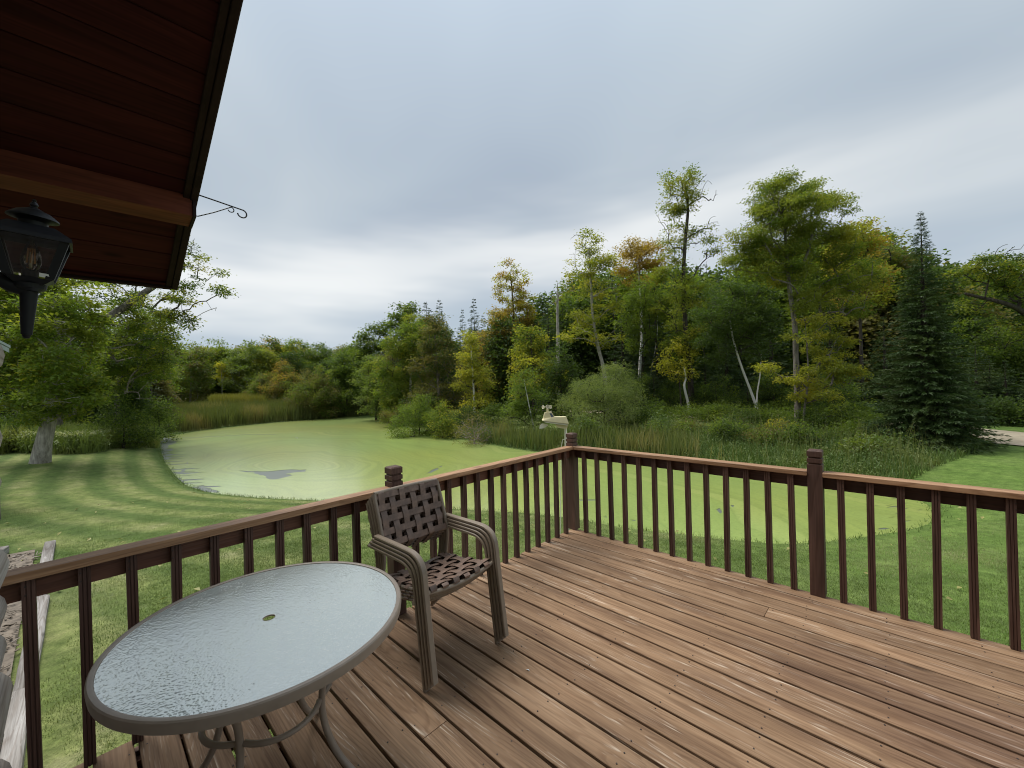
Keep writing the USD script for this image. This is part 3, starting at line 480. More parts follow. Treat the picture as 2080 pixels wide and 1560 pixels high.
for a, b in ((-2.069, -.011), (-3.87, -2.160)): part(rail, 'rail_board', bx(-.0765, -.0385, a, b, HB - .089, HB), DRKY)
# ------------------------------------------------------------------ log house with its gable overhang
house = thing('log_house', 'house of grey weathered logs with a dark red wooden overhang', 'house')
WY = -3.837; SL = 0.478; EX, EZ, RY = -1.67, 2.466, -3.10
def soff(x): return EZ + SL * (x - EX)
z = -0.62; i = 0
while z < 5.2:
    r = 0.088 + 0.012 * math.sin(i * 2.3)
    xe = 9.0; x0 = -0.005 + 0.016 * math.sin(i * 1.7)
    if z > soff(0.0) - 0.3: x0 = EX + (z + .25 - EZ) / SL
    n = 26; t = np.linspace(x0, xe, n); P = np.c_[t, np.full(n, WY - 0.087), np.full(n, z + r)]
    P[:, 1:] += 0.008 * (meshkit.noise(np.c_[t * 1.1, np.full(n, i * 3.1), np.zeros(n)])[:, None] - 0.5)
    if x0 < xe - 0.5: part(house, 'log', tube(P, r + 0.004 * np.sin(t * 2 + i), 16), LOGM, smooth=40)
    z += 2 * r - 0.012; i += 1
part(house, 'wall_core', bx(0.02, 9.0, WY - .16, WY - .10, -.8, 2.6), TRIM)
# soffit boards run outwards from the wall to the rake; each board is a piece with eased edges
ang = math.atan(SL); ca, sa_ = math.cos(ang), math.sin(ang); bw = 0.1635 / ca
def slope_board(s0, s1, y0, y1, n0, n1, c=0.0):
    m = bx(s0, s1, y0, y1, n0, n1, c); m.apply_transform(trimesh.transformations.rotation_matrix(-ang, [0, 1, 0])); m.apply_translation([EX, 0, EZ]); return m
s = 0.0; smax = (5.0 - EX) / ca
while s < smax:
    w = 0.1635 / ca
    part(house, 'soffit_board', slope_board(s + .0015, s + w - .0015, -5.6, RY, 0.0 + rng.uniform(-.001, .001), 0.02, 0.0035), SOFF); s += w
part(house, 'roof_slab', slope_board(-.03, smax, -9.0, RY + .052, 0.022, 0.20), SHINGLE)
part(house, 'rake_board', slope_board(-.028, smax, RY + .002, RY + .04, -0.030, 0.020, 0.004), TRIM)
part(house, 'rake_moulding', slope_board(-.01, smax, RY - .035, RY - .001, -0.022, -0.001, 0.003), TRIM)
part(house, 'eave_board', slope_board(-.028, -.003, -9.0, RY + .001, -0.035, 0.020, 0.004), TRIM)
part(house, 'eave_moulding', slope_board(.0, .03, -9.0, RY - .036, -0.018, -0.001, 0.003), SOFF)
BX0, BX1 = -0.945, -0.79
bm = trimesh.convex.convex_hull(np.array([(x, y, zz) for y in (-5.5, RY + .012) for x, zz in ((BX0, soff(BX0) - .002), (BX1, soff(BX1) - .002), (BX1, 2.755), (BX0 + .01, 2.725), (BX0, 2.735))]))
part(house, 'purlin_beam', bm, BEAM)
part(house, 'beam_end_cap', trimesh.convex.convex_hull(np.array([(x, y, zz) for y in (RY + .014, RY + .030) for x, zz in ((BX0 - .012, soff(BX0) - .03), (BX1 + .012, soff(BX1) - .028), (BX1 + .012, 2.75), (BX0 + .005, 2.718), (BX0 - .012, 2.728))])), TRIM)
m = slope_board(0, smax, -9.0, RY + .052, 0.0, 0.19); m.apply_transform(np.diag([-1, 1, 1, 1.0])); m.invert(); m.apply_translation([10.0, 0, 0]); part(house, 'roof_slab', m, SHINGLE)
part(house, 'side_wall', bx(0.30, 0.42, -9.0, WY - .17, -.8, soff(.3) - .02), SHEDW)
# ------------------------------------------------------------------ plant hook on the beam's end
hk = thing('plant_hook', 'thin black iron scroll bracket for a hanging plant on the end of the roof beam', 'bracket', (-0.86, RY + .031, 0))
def pl(pts): return np.array([(0.0, y - (RY + .031), zz) for y, zz in pts])
arm = [(-3.066, 2.934), (-2.95, 2.921), (-2.85, 2.909), (-2.79, 2.902)] + [(-2.79 + .028 * math.sin(a), 2.874 + .028 * math.cos(a)) for a in np.linspace(0.3, 4.6, 14)]
part(hk, 'hook_arm', tube(pl(arm), 0.0048, 8), IRON, smooth=60)
br = [(-3.066, 2.786), (-3.05, 2.784), (-2.96, 2.835), (-2.862, 2.899)] + [(-2.862 + .004 + .018 * math.sin(a), 2.884 + .018 * math.cos(a)) for a in np.linspace(0.1, 4.4, 10)]
part(hk, 'brace', tube(pl(br), 0.0036, 8), IRON, smooth=60)
part(hk, 'mounting_plate', bx(-.008, .008, 0.0, .004, 2.77, 2.95), IRON)
# ------------------------------------------------------------------ wall lantern
LC = spot(63, 1.085, 2.0)
lan = thing('wall_lantern', 'black wall lantern with clear panes and a candle shaped bulb under the overhang', 'lantern', (LC[0], LC[1], 1.98))
_x = UsdGeom.Xformable(lan); _x.AddRotateXYZOp().Set(Gf.Vec3f(-3.6, 3.8, 0)); _x.AddTranslateOp(opSuffix='drop').Set(Gf.Vec3d(0, 0, -1.98))   # it hangs a little askew
def lz(py): return height_at(63, py, 1.085)
sq = math.pi / 4
def frustum(z0, w0, z1, w1, t=None):
    a = [(sx * w0, sy * w0, z0) for sx, sy in ((-1, -1), (1, -1), (1, 1), (-1, 1))]; b = [(sx * w1, sy * w1, z1) for sx, sy in ((-1, -1), (1, -1), (1, 1), (-1, 1))]
    return trimesh.convex.convex_hull(np.array(a + b))
zt, zb = lz(489), lz(566)          # glass from top to bottom
WT, WB = 0.060, 0.036
part(lan, 'finial', lathe([(0.0, lz(430)), (.010, lz(428)), (.010, lz(423)), (.0055, lz(421)), (.0085, lz(417)), (.0055, lz(412)), (.003, lz(410)), (0.0045, lz(407)), (0, lz(404))], 20), BLACK, smooth=40)
part(lan, 'smoke_cap', lathe([(0, lz(424)), (.014, lz(425)), (.032, lz(432)), (.047, lz(442)), (.048, lz(445)), (.036, lz(446)), (.027, lz(451)), (.027, lz(464)), (0, lz(464))], 36), BLACK, smooth=40)
def shell(levels):
    V = [(sx * w, sy * w, zz) for zz, w in levels for sx, sy in ((-1, -1), (1, -1), (1, 1), (-1, 1))]; F = []
    for l in range(len(levels) - 1):
        for j in range(4): A, B = 4 * l + j, 4 * l + (j + 1) % 4; F += [(A, B, B + 4), (A, B + 4, A + 4)]
    n = 4 * (len(levels) - 1); return tm(V, F + [(n, n + 1, n + 2), (n, n + 2, n + 3)])
part(lan, 'hood', shell([(lz(480), .064), (lz(489), .069), (lz(489), .074), (lz(481), .072), (lz(461), .040)]), BLACK)
for sx, sy in ((-1, -1), (1, -1), (1, 1), (-1, 1)):
    a = np.array([sx * WT, sy * WT, zt]); b = np.array([sx * WB, sy * WB, zb]); o = []
    for e in (a, b): o += [e + np.array([dx, dy, 0]) for dx in (-.0085, .0085) for dy in (-.0085, .0085)]
    part(lan, 'corner_bar', trimesh.convex.convex_hull(np.array(o)), BLACK)
for c, s_ in ((1, 0), (0, 1), (-1, 0), (0, -1)):
    def q(w, h, zz): return (c * w - s_ * h, s_ * w + c * h, zz)
    V = np.array([q(WT, -WT + .007, zt), q(WT, WT - .007, zt), q(WB, WB - .007, zb), q(WB, -WB + .007, zb)])
    pn = part(lan, 'glass_pane', tm(V, [(0, 1, 2), (0, 2, 3)]), GLASS)
    if (c, s_) == (1, 0): part(pn, 'sticker', tm([(WB + .0085, .018, zb + .004), (WB + .0085, .037, zb + .003), (WB + .0125, .034, zb + .013), (WB + .0125, .018, zb + .0135)], [(0, 1, 2), (0, 2, 3)]), WHITE)
part(lan, 'base_tray', cat_([frustum(lz(577), .026, lz(566), .043), lathe([(0, lz(592)), (.022, lz(591)), (.031, lz(585)), (.032, lz(576)), (0, lz(576))], 30)]), BLACK)
part(lan, 'tail', cat_([lathe([(0, lz(681)), (.0105, lz(680)), (.0108, lz(674)), (.0172, lz(592)), (.0, lz(590))], 24), lathe([(0, lz(688)), (.006, lz(687)), (.008, lz(682)), (.0085, lz(680)), (0, lz(680))], 20)]), BLACK, smooth=40)
part(lan, 'candle_sleeve', lathe([(0, lz(566)), (.015, lz(566)), (.015, lz(549)), (0, lz(548))], 20), BLACK, smooth=40)
bulb = part(lan, 'bulb', lathe([(.008, lz(549)), (.0165, lz(542)), (.0195, lz(531)), (.0175, lz(517)), (.0105, lz(500)), (.005, lz(490)), (.002, lz(484)), (0, lz(482))], 28), BULBG, smooth=True)
for a in range(4): part(bulb, 'filament', tube([(.007 * math.cos(a * 1.57), .007 * math.sin(a * 1.57), lz(535)), (.006 * math.cos(a * 1.57 + .4), .006 * math.sin(a * 1.57 + .4), lz(505))], .0016, 6), FILA)
part(bulb, 'stem', tube([(0, 0, lz(547)), (0, 0, lz(512))], .003, 6), PALE)
ay = WY - LC[1] - 0.0
part(lan, 'arm', tube([(0, 0, lz(588)), (0, -.03, lz(584)), (0, -.07, lz(566)), (0, ay - .02, lz(560))], [.02, .019, .015, .018], 12), BLACK, smooth=50)
m = trimesh.creation.cylinder(.055, .03, sections=28); m.apply_transform(trimesh.transformations.rotation_matrix(math.pi / 2, [1, 0, 0])); m.apply_translation([0, ay - .01, lz(560)]); part(lan, 'back_plate', m, BLACK)
# ------------------------------------------------------------------ round table
TX, TY, TZ, TR = 0.724, -3.124, 0.700, 0.506
tb = thing('patio_table', 'round patio table with pebbled glass top and taupe metal rim', 'table', (TX, TY, 0))
prof = [(TR - .018, TZ - .006), (TR - .018, TZ - .001), (TR - .012, TZ + .001), (TR - .003, TZ), (TR + .001, TZ - .004), (TR + .002, TZ - .012), (TR - .001, TZ - .038), (TR - .008, TZ - .043), (TR - .020, TZ - .041), (TR - .020, TZ - .012), (TR - .030, TZ - .011), (TR - .030, TZ - .008), (TR - .018, TZ - .006)]
part(tb, 'rim', lathe(prof, 96), FRAME, smooth=35)
a = np.linspace(0, 2 * np.pi, 96, endpoint=False)
rings = [.021, .022, TR * .3, TR * .6, TR - .019]; V = np.vstack([np.c_[r * np.cos(a), r * np.sin(a), np.full(96, TZ - .0045)] for r in rings]); F = []
for l in range(len(rings) - 1):
    for j in range(96): F += [(l * 96 + j, l * 96 + 96 + j, l * 96 + 96 + (j + 1) % 96), (l * 96 + j, l * 96 + 96 + (j + 1) % 96, l * 96 + (j + 1) % 96)]
part(tb, 'glass_top', tm(V, F), TGLASS)
part(tb, 'hole_ring', lathe([(.0205, TZ - .009), (.0205, TZ - .004), (.0225, TZ - .0036), (.0225, TZ - .009), (.0205, TZ - .009)], 32), FRAME)
for kq in range(4):
    th = math.radians(45 + 90 * kq)
    path = [(r, zz) for r, zz in ((.455, .662), (.40, .640), (.30, .575), (.225, .48), (.198, .38), (.205, .27), (.245, .16), (.305, .075), (.36, .028), (.395, .016))]
    pp = np.array([(r * math.cos(th), r * math.sin(th), zz) for r, zz in path]); ps = smooth_open(pp, 5)
    lg = part(tb, 'leg', tube(ps, 0.0127, 12), FRAME, smooth=50)
    part(lg, 'foot_cap', tube([(.385 * math.cos(th), .385 * math.sin(th), .0165), (.405 * math.cos(th), .405 * math.sin(th), .0155)], .015, 10), FRAME)
t = np.linspace(0, 2 * np.pi, 49)
for ph in (0, 1, 2, 3):
    th = np.radians(np.linspace(45 + 90 * ph + 4, 45 + 90 * ph + 86, 15)); rr = .193 + .03 * np.sin(np.linspace(0, math.pi, 15))
    part(tb, 'stretcher', tube(np.c_[rr * np.cos(th), rr * np.sin(th), np.full(15, .365) - .0 * rr], .0105, 10), FRAME, smooth=50)
# ------------------------------------------------------------------ stacked strap chairs (x forward, z up, origin under the seat's middle)
def ribbon(path, side, w, t=0.0022):
    """a flat strap along path (n,3), width w across 'side'"""
    p = np.asarray(path, float); s = np.asarray(side, float); tt = np.gradient(p, axis=0); tt /= np.linalg.norm(tt, axis=1, keepdims=True); nn = np.cross(tt, s)
    V = np.vstack([p + s * w / 2 + nn * t / 2, p - s * w / 2 + nn * t / 2, p - s * w / 2 - nn * t / 2, p + s * w / 2 - nn * t / 2]); n = len(p); F = []
    for c in range(4):
        for i in range(n - 1):
            A, B = c * n + i, ((c + 1) % 4) * n + i; F += [(A, B, B + 1), (A, B + 1, A + 1)]
    F += [(0, n, 2 * n), (0, 2 * n, 3 * n), (n - 1, 3 * n - 1, 2 * n - 1), (n - 1, 4 * n - 1, 3 * n - 1)]
    m = tm(V, F); trimesh.repair.fix_normals(m); return m
SF = np.array([0.285, 0.0, 0.440]); SB = np.array([-0.175, 0.0, 0.365]); BB = np.array([-0.150, 0.0, 0.545]); BT = np.array([-0.255, 0.0, 0.862])
HW = 0.232
def build_chair(root):
    flat = [(-.013, -.0105), (.013, -.0105), (.0175, -.006), (.0175, .005), (.012, .0105), (-.012, .0105), (-.0175, .005), (-.0175, -.006)]
    for sy in (-1, 1):
        y = sy * 0.262
        pts = [(0.375, y, 0.0), (0.345, y, 0.22), (0.318, y, 0.43), (0.306, y, 0.53), (0.292, y, 0.572), (0.266, y, 0.603), (0.225, y, 0.621), (0.17, y, 0.627), (0.0, y, 0.625), (-0.175, y, 0.622), (-0.19, y, 0.622)]
        pts = smooth_open(np.array(pts), 4)
        part(root, 'arm_and_leg', sweep_profile(flat, pts, side=(0, 1, 0)), CHFR, smooth=40)
        yb = sy * (HW + .006)
        side = smooth_open(np.array([BT + (0.0, yb, 0.0), (BT + BB) / 2 + (0.006, yb, 0), BB + (0, yb, 0), (-.16, yb, .43), (-.205, yb, .25), (-.275, yb, 0.012)]), 5)
        part(root, 'back_leg', tube(side, .0125, 10), CHFR, smooth=50)
        part(root, 'seat_side_rail', tube([SF + (0, yb - .004 * sy, -.012), (SF + SB) / 2 + (0, yb - .004 * sy, -.022), SB + (0, yb - .004 * sy, -.008)], .0115, 8), CHFR, smooth=50)
        part(root, 'arm_joint', tube([(-.165, sy * .236, .62), (-.165, sy * .262, .616)], .010, 8), CHFR)
    bow = np.linspace(-1, 1, 13)
    part(root, 'front_rail', tube([(SF[0] + .004 * 0 , HW * 1.16 * b, SF[2] - .010 - .034 * (1 - b * b)) for b in bow], .0125, 10), CHFR, smooth=50)
    part(root, 'rear_rail', tube([(SB[0], HW * b, SB[2] - .010 - .012 * (1 - b * b)) for b in bow], .0115, 8), CHFR, smooth=50)
    part(root, 'top_rail', tube([BT + (-.022 * (1 - b * b), HW * 1.02 * b, 0.0) for b in bow], .0125, 10), CHFR, smooth=50)
    part(root, 'back_rail', tube([BB + (-.030 * (1 - b * b), HW * 1.0 * b, 0.0) for b in bow], .0115, 8), CHFR, smooth=50)
    # woven seat and back: straps cross over and under each other
    def weave(A, B, sagA, bowx, nA, nB, nm):
        d = B - A; L = np.linalg.norm(d); e = d / L; nrm = np.cross([0, 1, 0], e); nrm = nrm * np.sign(nrm[2] if abs(nrm[2]) > .4 else nrm[0])
        def surf(u, v):      # u along A->B (0..1), v across (-1..1)
            return A + d * u + np.array([0, HW * v, 0]) - nrm * (sagA * 4 * u * (1 - u) * .5 + bowx * (1 - v * v))
        wA = 0.040; wB = 0.038
        vs = np.linspace(-1 + .16, 1 - .16, nA); us = np.linspace(.055, .945, nB)
        for i, v in enumerate(vs):
            pth = []
            for q_ in np.linspace(0, 1, 41):
                ph = np.interp(q_, us, np.arange(nB)); off = .0042 * math.cos(math.pi * (ph + i)); pth.append(surf(q_, v) + nrm * (off + .009))
            # wraps round the end rails
            a0 = surf(0, v) + nrm * -.006 - e * .012; a1 = surf(1, v) + nrm * -.006 + e * .012
            pth = [a0 - nrm * .012 + e * .004, a0] + pth + [a1, a1 - nrm * .012 - e * .004]
            part(root, nm + '_strap', ribbon(pth, (0, 1, 0), wA), STRAP, smooth=60)
        for j, u in enumerate(us):
            pth = []
            for v in np.linspace(-1, 1, 41):
                ph = np.interp(v, vs, np.arange(nA)); off = -.0042 * math.cos(math.pi * (ph + j)); pth.append(surf(u, v) + nrm * (off + .009))
            b0 = surf(u, -1) + np.array([0, -.016, 0]) - nrm * .004; b1 = surf(u, 1) + np.array([0, .016, 0]) - nrm * .004
            pth = [b0 - nrm * .01 + np.array([0, .004, 0]), b0] + pth + [b1, b1 - nrm * .01 - np.array([0, .004, 0])]
            part(root, nm + '_strap', ribbon(pth, e, wB), STRAP, smooth=60)
    weave(SF + (0, 0, 0), SB, .022, .014, 6, 6, 'seat')
    weave(BT, BB, .004, .022, 6, 5, 'back')
CHX, CHY = 0.425, -2.140
lab = ['topmost chair of the stack, brown woven strap seat fully in view', 'second chair from the top of the brown strap chair stack', 'third chair from the top of the brown strap chair stack', 'lowest chair of the brown strap chair stack']
def chair_spot(i): return (CHX - 0.0235 * i, CHY - 0.002 * i, 0.0685 - 0.0225 * i)
ch = thing('patio_chair', lab[0], 'chair', chair_spot(0), group='stacked patio chairs'); build_chair(ch)
for i in (1, 2, 3): copy(ch.GetPath(), 'patio_chair', lab[i], 'chair', chair_spot(i), group='stacked patio chairs')
# ------------------------------------------------------------------ weather station on a pole outside the corner
WD = 5.25
def wz(py): return height_at(1130, py, WD)
WC = spot(1146.5, WD, 1.2); wscale = WD / FPX
gx_, gy_ = WC[0], WC[1]
ws = thing('weather_station', 'yellowed weather station with three wind cups on a pole beyond the corner post', 'weather station', (gx_, gy_, 0), 0)
ex = RGT.copy(); ex[2] = 0; ex /= np.linalg.norm(ex); ey = np.array([-ex[1], ex[0], 0])
def W(px, py, off=0.0):
    """photograph pixel to the station's own space, in the plane facing the deck"""
    return ex * ((px - 1146.5) * wscale) + ey * off + np.array([0, 0, wz(py)])
def hull(pts): return trimesh.convex.convex_hull(np.array(pts))
bodyp = [(1101, 853), (1104, 849), (1127, 846), (1149, 846), (1153, 858), (1153, 861), (1146, 861.5), (1101, 853)]
part(ws, 'collector_body', hull([W(x, y, o) for x, y in ((1101.5, 851), (1104, 849), (1126, 846), (1149, 846.5)) for o in (-.055, .055)] + [W(x, y, o) for x, y in ((1101, 853), (1153, 859), (1153, 861)) for o in (-.07, .07)]), CREAM)
part(ws, 'collector_rim', hull([W(x, y, o) for x, y in ((1102, 854), (1152, 861.5), (1151, 864), (1108, 857)) for o in (-.062, .062)]), PALE)
part(ws, 'sensor_shield', hull([W(x, y, o) for x, y in ((1126, 861), (1152, 864), (1150, 870), (1146, 871), (1132, 868)) for o in (-.04, .04)]), CREAM)
tur = part(ws, 'turret', hull([W(x, y, o) for x, y in ((1103, 849.5), (1106, 837), (1120, 836), (1126.5, 848.5), (1112, 851)) for o in (-.04, .025)]), CREAM)
part(tur, 'solar_panel', hull([W(x, y, -.042) + ey * o for x, y in ((1115.5, 838.5), (1119.5, 838.5), (1124, 845.5), (1119, 846.5)) for o in (0, .002)]), SOLAR)
part(ws, 'cup_spindle', tube([W(1112, 841, -.01), W(1112, 829, -.01), W(1113, 823, -.01)], [.016, .012, .010], 12), CREAM)
def cup(c, d, r=.024):
    p = [(0, -r)] + [(r * math.cos(a), r * math.sin(a)) for a in np.linspace(-1.2, 0, 5)] + [(r * .9, 0)] + [(r * .88 * math.cos(a), r * .88 * math.sin(a)) for a in np.linspace(-.1, -1.4, 5)]
    m = trimesh.creation.revolve(np.array(p), sections=18); d = np.array(d, float); d /= np.linalg.norm(d); m.apply_transform(trimesh.geometry.align_vectors([0, 0, 1], d)); m.apply_translation(c); return m
hub = W(1112.5, 826, -.01)
for cpx, off, d in (((1102.5, 826), -.02, -ex - ey * .5), ((1112, 825), -.06, ex * .4 - ey), ((1119, 826.5), .02, ex * .5 - ey * .8)):
    c = W(*cpx, off); cp = part(ws, 'wind_cup', cup(c, d), PALE, smooth=50); part(cp, 'cup_arm', tube([hub, c], .004, 6), CREAM)
part(ws, 'wind_vane', hull([W(x, y, o) for x, y in ((1094.5, 870), (1096, 863), (1100, 860), (1111, 860.5), (1112, 864), (1104, 869)) for o in (-.003, .003)]), PALE)
part(ws, 'pole', tube([W(1148, 869), np.array([0, 0, 0.5]) + ex * .008, np.array([0, 0, gz(gx_, gy_) - .2])], [.017, .0165, .0165], 14), PALE, smooth=50)
part(ws, 'guy_cable', tube([W(1147, 892), W(1141, 894), W(1139, 905), W(1137, 930), np.array([0, 0, gz(gx_, gy_)]) - ex * .12], .0045, 6), PALE)
# ------------------------------------------------------------------ landscape timbers with wood chips beside the house, shed
def timber(x0, x1, y, z_, w, label, yaw=0.0):
    t = thing('landscape_timber', label, 'timber', (x0, y, z_), yaw, group='timbers edging the bed')
    L = x1 - x0; n = 9; ms = []
    for i in range(2):
        xs = np.linspace(0, L, 24); pr = []
        V = []
        for x in xs:
            j = .008 * (meshkit.noise(np.array([[x * 5, y * 9 + i, 0.0]]))[0] - .5)
            for a, b in ((-.5, -.5), (.5, -.5), (.5, .42), (.42, .5), (-.42, .5), (-.5, .42)): V.append((x, a * w * .96 + j, (b + .5) * w * .8 + j - .02))
        F = []
        for r in range(23):
            for c in range(6): A, B = r * 6 + c, r * 6 + (c + 1) % 6; F += [(A, B, B + 6), (A, B + 6, A + 6)]
        for c in range(1, 5): F += [(0, c + 1, c), (138, 138 + c, 138 + c + 1)]
        m = tm(V, F); trimesh.repair.fix_normals(m)
        if i == 0: part(t, 'beam', m, TIMB)
        break
    return t
gl = gz(-4, -4)
timber(-7.7, -4.95, -4.02, gz(-6.2, -4) - .02, .13, 'long grey split timber edging the lawn beyond the first baluster')
timber(-4.9, -2.6, -3.99, gz(-3.8, -4) - .03, .13, 'weathered grey timber lying below the railing beside the logs')
timber(-2.55, -0.6, -4.00, gz(-1.6, -4) - .02, .15, 'short cracked pale timber at the foot of the log wall')
timber(-7.75, -6.1, -4.52, gz(-7, -4.5) + .01, .15, 'grey timber across the far end of the bed', yaw=-14)
m = drape([(-7.5, -4.75), (-5, -4.7), (-1.8, -4.65), (-.3, -4.6)], 1.15, 0.03)
setting('mulch_bed', m, plain('wood_chips', (0.15, 0.12, 0.09), 0.95, 0.45, 14.0, 1.0))
ch_ = []
for i in range(900):
    x, y = rng.uniform(-7.4, -.4), rng.uniform(-4.95, -4.08); L_, w_ = rng.uniform(.03, .09), rng.uniform(.008, .02)
    b = trimesh.creation.box([L_, w_, .006]); b.apply_transform(trimesh.transformations.euler_matrix(rng.normal(0, .25), rng.normal(0, .25), rng.uniform(0, 6.3))); b.apply_translation([x, y, 0]); ch_.append((b, x, y))
zz = ground([(x, y) for _, x, y in ch_]) + .045
for (b, x, y), z_ in zip(ch_, zz): b.apply_translation([0, 0, z_])
setting('wood_chips', cat_([b for b, _, _ in ch_]), leaf('chip_tones', [(0.13, .10, .07), (.22, .19, .15), (.36, .33, .29), (.18, .12, .07)], .1, trans=.02), kind='stuff', label='loose grey and brown wood chips in the bed by the logs', cat='wood chips')
sp = at(21.5, 707, depth=8.2); shed = thing('shed', 'small shed whose grey green metal eave pokes out behind the log wall', 'shed')
e1 = sp; dn = np.array([-FWD[0], -FWD[1], 0]); lf = -RGT.copy(); lf[2] = 0; lf /= np.linalg.norm(lf); upz = np.array([0, 0, 1.0]); bk = sp - EYE + lf * 3.0; bk[2] = 0; bk /= np.linalg.norm(bk)
def box_from(o, a, b, c): return hull([o + i * a + j * b + k_ * c for i in (0, 1) for j in (0, 1) for k_ in (0, 1)])
rise = lf * 1.6 + upz * .86
part(shed, 'roof', box_from(e1, rise, bk * 3.0, upz * .05), METALROOF); part(shed, 'fascia', box_from(e1 + lf * .03 - upz * .115 + upz * .025, rise * .98, bk * .03, upz * .085), METALROOF)
part(shed, 'wall', hull([e1 + lf * .28 + bk * (.15 + d) + upz * h for d in (0, 2.6) for h in (.0, -3.6)] + [e1 + rise * .98 + bk * (.15 + d) + upz * h for d in (0, 2.6) for h in (-.05, -4.4)]), SHEDW)
m = box_from(e1 + rise, lf * 1.6 - upz * .86, bk * 3.0, upz * .05); part(shed, 'roof', m, METALROOF)
# ------------------------------------------------------------------ growing things
def leaf_quads(P, N, D, L, W, fold=0.15):
    """one diamond leaf per point: P base, N upper side, D direction of the tip"""
    D = D - N * (D * N).sum(1, keepdims=True); D /= np.maximum(np.linalg.norm(D, axis=1, keepdims=True), 1e-6); Sd = np.cross(N, D)
    L = np.broadcast_to(L, (len(P),))[:, None]; W = np.broadcast_to(W, (len(P),))[:, None]
    V = np.stack([P, P + D * L * .5 + Sd * W * .5 + N * W * fold, P + D * L - N * L * .12, P + D * L * .5 - Sd * W * .5 + N * W * fold], 1).reshape(-1, 3)
    i = np.arange(len(P)) * 4; return V, np.vstack([np.c_[i, i + 1, i + 2], np.c_[i, i + 2, i + 3]])
def unit(v): return v / np.maximum(np.linalg.norm(v, axis=-1, keepdims=True), 1e-9)
def leaf_cloud(rng, C, n, sig, L, W, up=1.4, droop=0.3, flat=0.55):
    C = np.repeat(C, n, axis=0); m = len(C); o = rng.normal(size=(m, 3)) * sig * np.array([1, 1, flat]); P = C + o
    N = unit(rng.normal(size=(m, 3)) * .75 + np.array([0, 0, up])); D = unit(unit(o + rng.normal(size=(m, 3)) * sig * .4) + rng.normal(size=(m, 3)) * .5 - np.array([0, 0, droop]))
    s = rng.uniform(.65, 1.25, m); return leaf_quads(P, N, D, L * s, W * s)
def limbs(rng, trunk, rad, targets, tip=0.010, up=0.15, sides=4, power=0.46):
    """a trunk with branches that reach every target, each leaving the nearest wood that stands lower"""
    P = smooth_open(trunk, 6); R = np.interp(np.linspace(0, 1, len(P)), np.linspace(0, 1, len(trunk)), rad)
    nodes = [tuple(p) for p in P]; par = list(range(-1, len(P) - 1)); trunkn = len(P); chains = []
    NP = np.array(nodes); ordr = np.argsort(np.linalg.norm(targets[:, None] - P[None], axis=2).min(1)); arr = NP.copy(); lo = P[:, 2].min() + .12 * (P[:, 2].max() - P[:, 2].min())
    for ti in ordr:
        t = targets[ti]; d = t - arr; hz = np.hypot(d[:, 0], d[:, 1]); L = np.linalg.norm(d, axis=1)
        cost = L + 1.1 * np.maximum(0, arr[:, 2] - t[2] + .35 * hz) + np.where(arr[:, 2] < lo, 2.5, 0); b = int(np.argmin(cost)); a = arr[b]; l = L[b]; k = 2 if l < .8 else 4
        ids = [b]; mid = (a + t) / 2 + np.array([0, 0, up * l]) + rng.normal(size=3) * .06 * l; new = []
        for s in np.linspace(0, 1, k + 1)[1:]:
            q = (1 - s) ** 2 * a + 2 * s * (1 - s) * mid + s * s * t; nodes.append(tuple(q)); par.append(ids[-1]); ids.append(len(nodes) - 1); new.append(q)
        arr = np.vstack([arr, new]); chains.append(ids)
    cnt = np.zeros(len(nodes)); cnt[[c[-1] for c in chains]] = 1
    for i in range(len(nodes) - 1, 0, -1):
        if par[i] >= 0: cnt[par[i]] += cnt[i]
    r = tip * np.maximum(cnt, 1) ** power
    ms = [tube(P, R, 9, True)]
    for c in chains:
        rr = r[c].copy(); rr[0] = min(rr[0], r[c[1]] * 1.15)
        if c[0] < trunkn: rr = np.minimum(rr, R[c[0]] * .75)
        ms.append(tube(arr[c], rr, sides, False))
    return ms[0], cat_(ms[1:])
def in_blob(rng, c, r, n, shell=0.6):
    v = unit(rng.normal(size=(n, 3))); q = rng.uniform(shell ** 3, 1, n) ** (1 / 3); return c + v * q[:, None] * r
